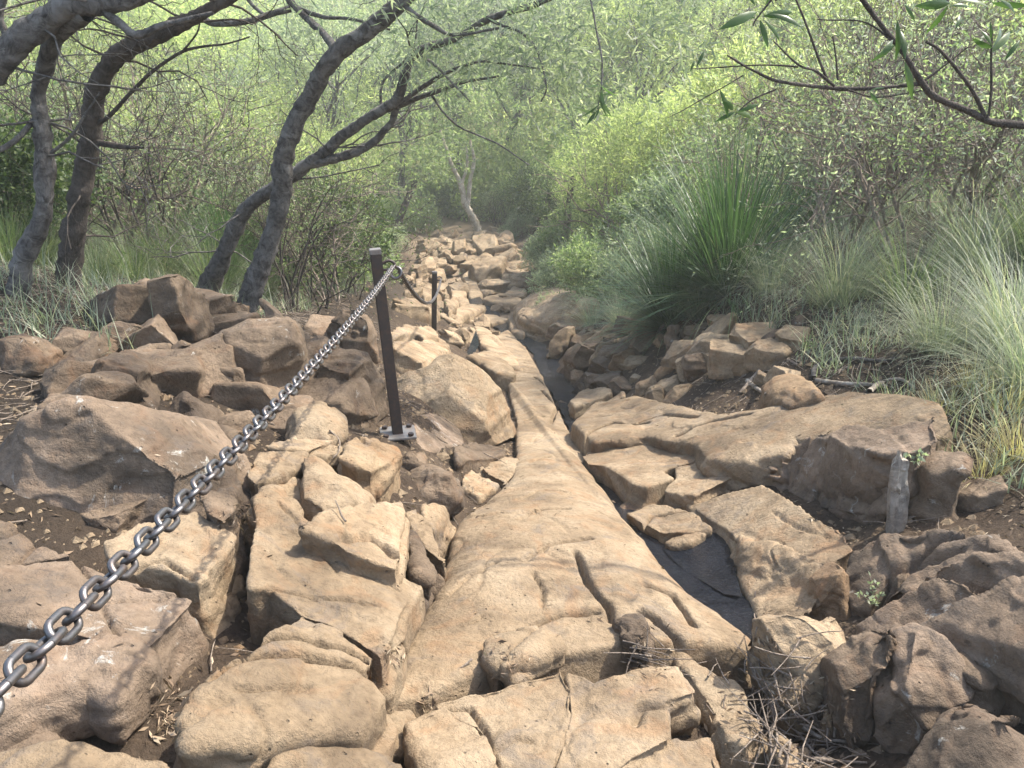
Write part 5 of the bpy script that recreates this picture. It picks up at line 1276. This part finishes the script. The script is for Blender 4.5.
link('leaves', lf.mesh('leaves'), M['leaf_near'], br)
# hanging sprig
sp = tree('hanging_sprig', 'small sprig of dark leaves hanging in the top middle', (600, 100, 4.6), [('stem', [(585, -20, 4.8, 1), (600, 40, 4.7, 1), (603, 85, 4.6, .9), (599, 110, 4.6, .7)])])
lf = Buf(); b0 = np.array(sp.location)
A = np.array([at_depth(599 + 2 * math.sin(k), 84 + k * 2.4, 4.6) for k in range(16)]); rg = np.random.default_rng(9)
D = np.stack([rg.uniform(-1, 1, 16), rg.normal(size=16) * .5, rg.uniform(-1.2, .3, 16)], -1)
leaves(lf, A - b0, D, .10 + .05 * rg.random(16), np.full(16, .022), rg)
link('leaves', lf.mesh('leaves'), M['leaf_near'], sp); sp['category'] = 'sprig'; br['category'] = 'branch'

# ------------------------------------------------------------------ posts and chain
def prism(name, pts_bottom, pts_top, mat, parent, bev=.004):
    bm = bmesh.new(); n = len(pts_bottom)
    a = [bm.verts.new(p) for p in pts_bottom]; b = [bm.verts.new(p) for p in pts_top]
    bm.faces.new(a[::-1]); bm.faces.new(b)
    for i in range(n): bm.faces.new([a[i], a[(i + 1) % n], b[(i + 1) % n], b[i]])
    bmesh.ops.recalc_face_normals(bm, faces=bm.faces)
    if bev: bmesh.ops.bevel(bm, geom=bm.edges[:], offset=bev, segments=2, affect='EDGES')
    me = bpy.data.meshes.new(name); bm.to_mesh(me); bm.free()
    return link(name, me, M[mat], parent)
def sq(c, hx, hy, ux, uy): return [c + ux * sx * hx + uy * sy * hy for sx, sy in ((-1, -1), (1, -1), (1, 1), (-1, 1))]
def rod(name, pts, r, mat, parent, n=4, sides=10):
    b = Buf(); P = catmull(pts, n) if len(pts) > 2 else np.array(pts, float); tube(b, P, r, sides)
    return link(name, b.mesh(name), M[mat], parent)
def ring(name, c, n1, n2, R_, r, mat, parent):
    a = np.linspace(0, 2 * math.pi, 25); P = np.asarray(c) + R_ * (np.cos(a)[:, None] * n1 + np.sin(a)[:, None] * n2)
    b = Buf(); tube(b, P, r, 8); return link(name, b.mesh(name), M[mat], parent)

def post(label, foot_px, top_px, y, half, plate):
    foot = at_depth(*foot_px, y); top = at_depth(*top_px, y - .02)
    root = empty('chain_post', foot); T = np.array(top - foot); T_n = T / np.linalg.norm(T)
    ux = np.array([math.cos(.25), math.sin(.25), 0]); uy = np.array([-math.sin(.25), math.cos(.25), 0])
    ux = ux - T_n * ux.dot(T_n); uy = uy - T_n * uy.dot(T_n)
    z = np.zeros(3)
    prism('shaft', sq(z - T_n * .25, half, half, ux, uy), sq(T - T_n * .02, half, half, ux, uy), 'post', root)
    prism('cap', sq(T - T_n * .0195, half * 1.04, half * 1.04, ux, uy), sq(T + T_n * .006, half * 1.04, half * 1.04, ux, uy), 'plate', root, .003)
    if plate:
        X = np.array([.97, .2, 0]); Y = np.array([-.2, .97, 0]); Z = np.array([0, 0, 1.0])
        pl = prism('base_plate', sq(z + Z * .012, .1, .095, X, Y), sq(z + Z * .024, .1, .095, X, Y), 'plate', root, .003)
        for sx, sy in ((-1, -1), (1, -1), (1, 1), (-1, 1)):
            c = z + X * sx * .07 + Y * sy * .065 + Z * .0245
            hexa = [c + .017 * (math.cos(k * math.pi / 3) * X + math.sin(k * math.pi / 3) * Y) for k in range(6)]
            prism('bolt', hexa, [h_ + Z * .016 for h_ in hexa], 'post', pl, .002)
    e = T - T_n * .075
    eye = rod('eye_bar', [e + ux * half * .9, e + ux * (half + .035) + T_n * .012, e + ux * (half + .062) - T_n * .005, e + ux * (half + .06) - T_n * .03, e + ux * (half + .035) - T_n * .036, e + ux * half * .9 - T_n * .034], .008, 'post', root)
    setp(root, label, 'post', 'chain posts', 'thing')
    return root, foot, foot + e + ux * (half + .058) - T_n * .02
p1, f1, e1 = post('dark brown square post bolted to a steel plate, carrying the near chain', (398, 436), (375, 250), 4.2, .029, True)
p2, f2, e2 = post('thin dark post far down the path, carrying the end of the chain', (434, 330), (434.5, 272), 10.4, .031, False)

def link_mesh(pitch, wire, width):
    a = pitch / 2 + wire * .5 - (width / 2 - wire / 2); r = width / 2 - wire / 2
    P = []
    for t in np.linspace(-math.pi / 2, math.pi / 2, 9): P.append((a + r * math.cos(t), r * math.sin(t), 0))
    for t in np.linspace(math.pi / 2, 3 * math.pi / 2, 9): P.append((-a + r * math.cos(t), r * math.sin(t), 0))
    P.append(P[0]); return np.array(P)
PITCH_L, WIRE, WID = .034, .0082, .031
LP = link_mesh(PITCH_L, WIRE, WID)
lb_ = Buf(); tube(lb_, LP, WIRE / 2, 9); LME = lb_.mesh('link'); LME.materials.append(M['galv'])
def chain_frames(A, B, sag, roll0=.6):
    A, B = np.asarray(A), np.asarray(B)
    t = np.linspace(0, 1, 800); C = A + (B - A) * t[:, None]; C[:, 2] -= sag * 4 * t * (1 - t)
    s = np.concatenate([[0], np.cumsum(np.linalg.norm(np.diff(C, axis=0), axis=1))])
    n = int(s[-1] / PITCH_L); out = []
    for k in range(n):
        m = (k + .5) * PITCH_L
        p = np.array([np.interp(m, s, C[:, j]) for j in range(3)]); p2_ = np.array([np.interp(m + .01, s, C[:, j]) for j in range(3)])
        T = p2_ - p; T /= np.linalg.norm(T); u = np.cross(T, [0, 0, 1]); u /= np.linalg.norm(u); w = np.cross(T, u)
        a = roll0 + (math.pi / 2 if k % 2 else 0) + .12 * math.sin(k * 1.7)
        Y = math.cos(a) * u + math.sin(a) * w; Z = np.cross(T, Y)
        out.append((p, T, Y, Z))
    return out
from mathutils import Matrix
near_end = at_depth(-120, 812, .40)
ch = empty('chain', e1)
fr = chain_frames(e1, near_end, .035)
rest = Buf()
for k, (p, T, Y, Z) in enumerate(fr[::-1]):
    if k < 100:
        o = bpy.data.objects.new('link', LME); COL.objects.link(o); o.parent = ch
        m = Matrix(np.column_stack([T, Y, Z]).tolist()).to_4x4(); m.translation = Vector(p - e1); o.matrix_local = m
    else:
        b = Buf(); tube(b, LP @ np.stack([T, Y, Z]) + p - e1, WIRE / 2, 7); rest.add(np.concatenate(b.v), np.concatenate(b.q))
if rest.n: link('links', rest.mesh('links'), M['galv'], ch)['kind'] = 'stuff'
setp(ch, 'thick galvanised chain running from the near post down to the left edge', 'chain', None, 'thing')
ring('shackle', e1 - np.array(f1) + np.array([.012, -.005, -.035]), np.array([1, 0, .1]), np.array([0, .3, 1]), .028, .008, 'galv', p1)
c2 = empty('chain', e1)
fr = chain_frames(e1 + np.array([.02, .05, -.03]), e2, .25)
rest = Buf()
for k, (p, T, Y, Z) in enumerate(fr):
    if k < 100:
        o = bpy.data.objects.new('link', LME); COL.objects.link(o); o.parent = c2
        m = Matrix(np.column_stack([T, Y, Z]).tolist()).to_4x4(); m.translation = Vector(p - e1); o.matrix_local = m
    else:
        b = Buf(); tube(b, LP @ np.stack([T, Y, Z]) + p - e1, WIRE / 2, 6); rest.add(np.concatenate(b.v), np.concatenate(b.q))
if rest.n: link('links', rest.mesh('links'), M['galv'], c2)['kind'] = 'stuff'
setp(c2, 'dull chain sagging between the near post and the far post', 'chain', None, 'thing')

# ------------------------------------------------------------------ dead wood and roots on the right bank
def stick(label, pts, r_px, name='dead_branch', cat='dead branch', group='dead wood on the ground', mat='wood', lift=.0):
    P = []
    for i, (a, b) in enumerate(pts):
        loc, nrm, idx, dist = sight(a, b)
        p = np.array(loc) if loc is not None else hit(a, b)
        P.append(p + np.array([0, -.01, .012 + lift]))
    P = np.array(P); r = r_px * np.linalg.norm(P[0]) / FPX
    b0 = P[0]; Q = catmull(P, 6); b = Buf(); tube(b, Q, np.linspace(r, r * .5, len(Q)), 6, .2, len(label))
    return setp(link(name, b.mesh(name, origin=b0), M[mat], None, b0), label, cat, group, 'thing')
stick('pale forked dead branch on the edge of the wide slab', px('c6', [(285, 352), (310, 372), (335, 388)]), 2.6)
stick('dark root curving over the hollow of the right bank', px('c6', [(462, 345), (466, 318), (500, 300), (560, 292), (640, 300), (680, 290)]), 2.8, mat='bark')
stick('grey root crossing below the hollow of the right bank', px('c6', [(470, 352), (540, 360), (600, 362), (660, 368)]), 2.8)
stick('grey root end arching at the right end of the wide slab', px('c6', [(608, 382), (640, 358), (690, 348), (730, 372)]), 2.8)
stick('short brown stick leaning on the orange split stone', px('c6', [(265, 385), (320, 320), (350, 290)]), 2.0, mat='twig')
stick('dead stick on the bank above the smooth orange stone', px('c6', [(345, 285), (380, 290), (420, 310)]), 2.2, mat='twig')
stick('pale bare branch lying under the shrubs left of the near post', [(330, 205), (335, 240), (320, 262), (300, 275)], 1.8)
stick('pale crooked branch on the ground left of the near post', [(300, 285), (322, 290), (345, 298)], 2.0)
stick('dry curved twig on the lit cluster behind the chain', px('c4', [(890, 545), (915, 570), (915, 600), (900, 618)]), 1.2, mat='twig')
stick('long dry stick at the bottom of the twig heap', px('c9', [(430, 660), (480, 690), (545, 700)]), 2.4)
stick('dry stick crossing the twig heap', px('c9', [(370, 610), (420, 680), (470, 740)]), 1.8)
stick('lowest dry stick of the twig heap', px('c9', [(455, 745), (520, 752), (600, 755)]), 2.0, mat='twig')
stick('thin upright straw beside the black pool', px('c9', [(305, 300), (302, 360), (308, 395), (290, 465)]), .8, mat='twig')

# wooden stake
W_ = px('c6', [(655, 768), (662, 640), (668, 578), (680, 560), (692, 538), (700, 560), (716, 562), (720, 600), (724, 700), (700, 775)])
A_ = np.array([at_depth(a, b, 2.93) for a, b in W_]); A_[:, 0] = A_[:, 0].mean() + (A_[:, 0] - A_[:, 0].mean()) * .8; c_ = A_.mean(0)
bm = bmesh.new()
f_ = [bm.verts.new(p) for p in A_]; k_ = [bm.verts.new(p + np.array([.02, .06, -.01])) for p in (c_ + (A_ - c_) * .95)]
bm.faces.new(f_); bm.faces.new(k_[::-1])
for i in range(len(f_)): bm.faces.new([f_[i], k_[i], k_[(i + 1) % len(f_)], f_[(i + 1) % len(f_)]])
bmesh.ops.recalc_face_normals(bm, faces=bm.faces); bmesh.ops.triangulate(bm, faces=[f for f in bm.faces if len(f.verts) > 4])
bmesh.ops.subdivide_edges(bm, edges=bm.edges[:], cuts=5, use_grid_fill=True)
for v in bm.verts:
    v.co.x += .007 * float(vnoise(np.array([v.co.x * 110, v.co.y * 60, v.co.z * 7]), 3)); v.co.y += .012 * float(vnoise(np.array([v.co.x * 90, v.co.y * 60, v.co.z * 6]), 8))
    v.co -= Vector(c_)
me = bpy.data.meshes.new('wooden_stake'); bm.to_mesh(me); bm.free()
setp(link('wooden_stake', me, M['wood'], None, c_), 'weathered grey splintered wooden stake standing beside the lichen outcrop', 'stake', None, 'thing')

# green sprig between the rocks at the lower right
def small_plant(label, pxy, n, L, mat, size):
    loc, nrm, idx, dist = sight(*pxy); p = np.array(loc)
    rg = np.random.default_rng(int(pxy[0])); lf = Buf(); st = Buf(); P, D = [], []
    for k in range(7):
        d = np.array([rg.normal() * .6, rg.normal() * .6, 1.0]); d /= np.linalg.norm(d); ln = size * rg.uniform(.5, 1)
        tube(st, np.array([d * ln * t for t in np.linspace(0, 1, 4)]), .0015, 4)
        for j in range(n): t = rg.uniform(.3, 1); P.append(d * ln * t); D.append(rg.normal(size=3) + d * .5)
    leaves(lf, np.array(P), np.array(D), np.full(len(P), L), np.full(len(P), L * .45), rg)
    r = empty('seedling', p)
    link('stems', st.mesh('stems'), M['twig'], r); link('leaves', lf.mesh('leaves'), M[mat], r)
    setp(r, label, 'seedling', None, 'thing')
small_plant('small green sprig growing in the crack of the bottom right heap', (875, 605), 8, .022, 'leaf_grey', .1)
small_plant('tiny green seedling on the right bank below the sedge', px('c6', [(450, 270)])[0], 8, .03, 'leaf_green', .12)
small_plant('grey green seedling at the top of the lichen outcrop', px('c6', [(735, 580)])[0], 8, .03, 'leaf_grey', .12)

# ------------------------------------------------------------------ loose litter, gravel, ground grass
rng = np.random.default_rng(31)
lit = Buf(); tws = Buf(); grv = Buf(); grs = Buf()
P, D, Lw = [], [], []
def scatter(n, xr, yr, fn):
    for _ in range(n):
        x = rng.uniform(*xr); y = rng.uniform(*yr)
        loc, nrm, idx, _d = drop(x, y)
        if loc is None: continue
        fn(np.array(loc), np.array(nrm), idx < NG)
def litter(p, nrm, on_ground):
    if not on_ground and (rng.random() > .03 or nrm[2] < .6): return
    d = rng.normal(size=3); d -= nrm * d.dot(nrm); d += nrm * rng.normal() * .12
    P.append(p + nrm * .004); D.append(d); Lw.append(rng.uniform(.012, .04))
scatter(16000, (-3.4, 3.4), (1.2, 6), litter)
scatter(7000, (-4, 3.4), (5, 12), litter)
# the heap of twigs between the path and the right rocks, and the gully corners
for cx_, cy_, n_, sp_ in [(775, 700, 260, 26), (800, 735, 260, 26), (765, 640, 60, 12), (640, 655, 50, 14), (505, 665, 60, 12), (645, 668, 40, 10), (165, 725, 60, 9), (240, 520, 80, 8), (170, 700, 60, 12), (395, 655, 50, 6), (480, 495, 60, 16), (430, 705, 40, 6)]:
    for _ in range(n_):
        loc, nrm, idx, _d = sight(cx_ + rng.normal() * sp_, cy_ + rng.normal() * sp_)
        if loc is None: continue
        nrm = np.array(nrm); d = rng.normal(size=3); d -= nrm * d.dot(nrm)
        P.append(np.array(loc) + nrm * rng.uniform(.003, .008)); D.append(d + nrm * rng.normal() * .1); Lw.append(rng.uniform(.01, .035))
Lw = np.array(Lw)
leaves(lit, np.array(P), np.array(D), Lw, Lw * rng.uniform(.1, .35, len(Lw)), rng)
setp(link('leaf_litter', lit.mesh('leaf_litter'), M['litter']), 'dry brown leaves and bark bits strewn between the rocks', 'leaf litter', None, 'stuff')
def twig(p, nrm, on_ground):
    if not on_ground and rng.random() > .02: return
    a = rng.random() * 6.283; L = rng.uniform(.06, .22); d = np.array([math.cos(a), math.sin(a), 0]); d -= nrm * d.dot(nrm); d /= np.linalg.norm(d) + 1e-9
    s = np.cross(d, nrm); k = rng.normal() * .2
    Q = np.array([p + d * L * t + s * k * L * t * t + nrm * (.006 + .012 * rng.random()) for t in np.linspace(0, 1, 4)])
    tube(tws, Q, np.linspace(.0035, .0015, 4) * rng.uniform(.6, 1.3), 4)
scatter(1500, (-3.4, 3.2), (1.3, 8), twig)
scatter(2200, (-5, -1.4), (3, 9), twig)
scatter(900, (1.6, 4), (3, 8), twig)
for cx_, cy_, n_, sp_ in [(780, 705, 70, 26), (800, 740, 60, 22), (640, 655, 12, 10)]:
    for _ in range(n_):
        loc, nrm, idx, _d = sight(cx_ + rng.normal() * sp_, cy_ + rng.normal() * sp_)
        if loc is not None: twig(np.array(loc), np.array(nrm), True)
setp(link('fallen_twigs', tws.mesh('fallen_twigs'), M['twig']), 'thin dry twigs lying loose between the rocks', 'twigs', None, 'stuff')
# gravel: little angular bits
def oct_(p, r):
    v = np.array([[1, 0, 0], [0, 1, 0], [-1, 0, 0], [0, -1, 0], [.1, 0, .8], [0, 0, -.7]]) * r * rng.uniform(.6, 1.3, (6, 1)) + p
    q = np.array([[0, 1, 4, 4], [1, 2, 4, 4], [2, 3, 4, 4], [3, 0, 4, 4]])
    return v, q
gv, gt, gn = [], [], 0
def gravel(p, nrm, on_ground):
    global gn
    if not on_ground: return
    r = .006 + .028 * rng.random() ** 4
    v = np.array([[1, 0, 0], [0, 1, 0], [-1, 0, 0], [0, -1, 0], [.1, 0, .8]]) * r * rng.uniform(.6, 1.3, (5, 1)) + p
    gv.append(v); gt.append(np.array([[0, 1, 4], [1, 2, 4], [2, 3, 4], [3, 0, 4]]) + gn); gn += 5
scatter(11000, (-2.6, 2.6), (1.2, 7), gravel)
scatter(4000, (-3, 2.5), (7, 26), gravel)
setp(link('gravel', mesh_np('gravel', np.concatenate(gv), None, np.concatenate(gt), smooth=False), M['tan']), 'small loose gravel in the dirt between the rocks', 'gravel', None, 'stuff')
# short grass on both banks
B, AZ, LL = [], [], []
def grass(p, nrm, on_ground):
    X = p[0] - np.interp(p[1], XCY, XCX)
    if not on_ground or (-2.2 < X < 1.9): return
    if float(fbm(p * 1.8, 3, 12)) < -.12: return
    for _ in range(5):
        B.append(p + rng.normal(size=3) * .03); AZ.append(rng.random() * 6.283); LL.append(rng.uniform(.08, .3))
scatter(4500, (1.6, 4.5), (2.6, 10), grass)
scatter(3000, (-6, -2), (4, 12), grass)
scatter(5000, (-9, 8), (9, 26), grass)
n_ = len(AZ); b = Buf()
blades(b, np.array(B), np.array(AZ), np.array(LL), rng.uniform(.1, 1.2, n_), rng.uniform(.2, 1.3, n_), np.full(n_, .006), 3)
setp(link('bank_grass', b.mesh('bank_grass'), M['blade_pale']), 'short pale grass growing over both banks', 'grass', None, 'stuff')

# ------------------------------------------------------------------ the hazy air of the gully
bm = bmesh.new(); bmesh.ops.create_cube(bm, size=1.0)
for v in bm.verts:
    v.co = Vector((v.co.x * 220, 55 + v.co.y * 190, -7.5 + (v.co.z + .5) * 28.5))
me = bpy.data.meshes.new('haze'); bm.to_mesh(me); bm.free()
hm = bpy.data.materials.new('haze_air'); hm.use_nodes = True; hn = hm.node_tree.nodes; hl = hm.node_tree.links
hn.remove(hn['Principled BSDF'])
pv = hn.new('ShaderNodeVolumePrincipled'); pv.inputs['Density'].default_value = HAZE; pv.inputs['Color'].default_value = (.93, .95, .86, 1); pv.inputs['Anisotropy'].default_value = .2
hl.new(pv.outputs[0], hn['Material Output'].inputs['Volume'])
setp(link('haze', me, hm), 'thin pale sunlit haze hanging in the gully', 'haze', None, 'stuff')

#PLANTS-END
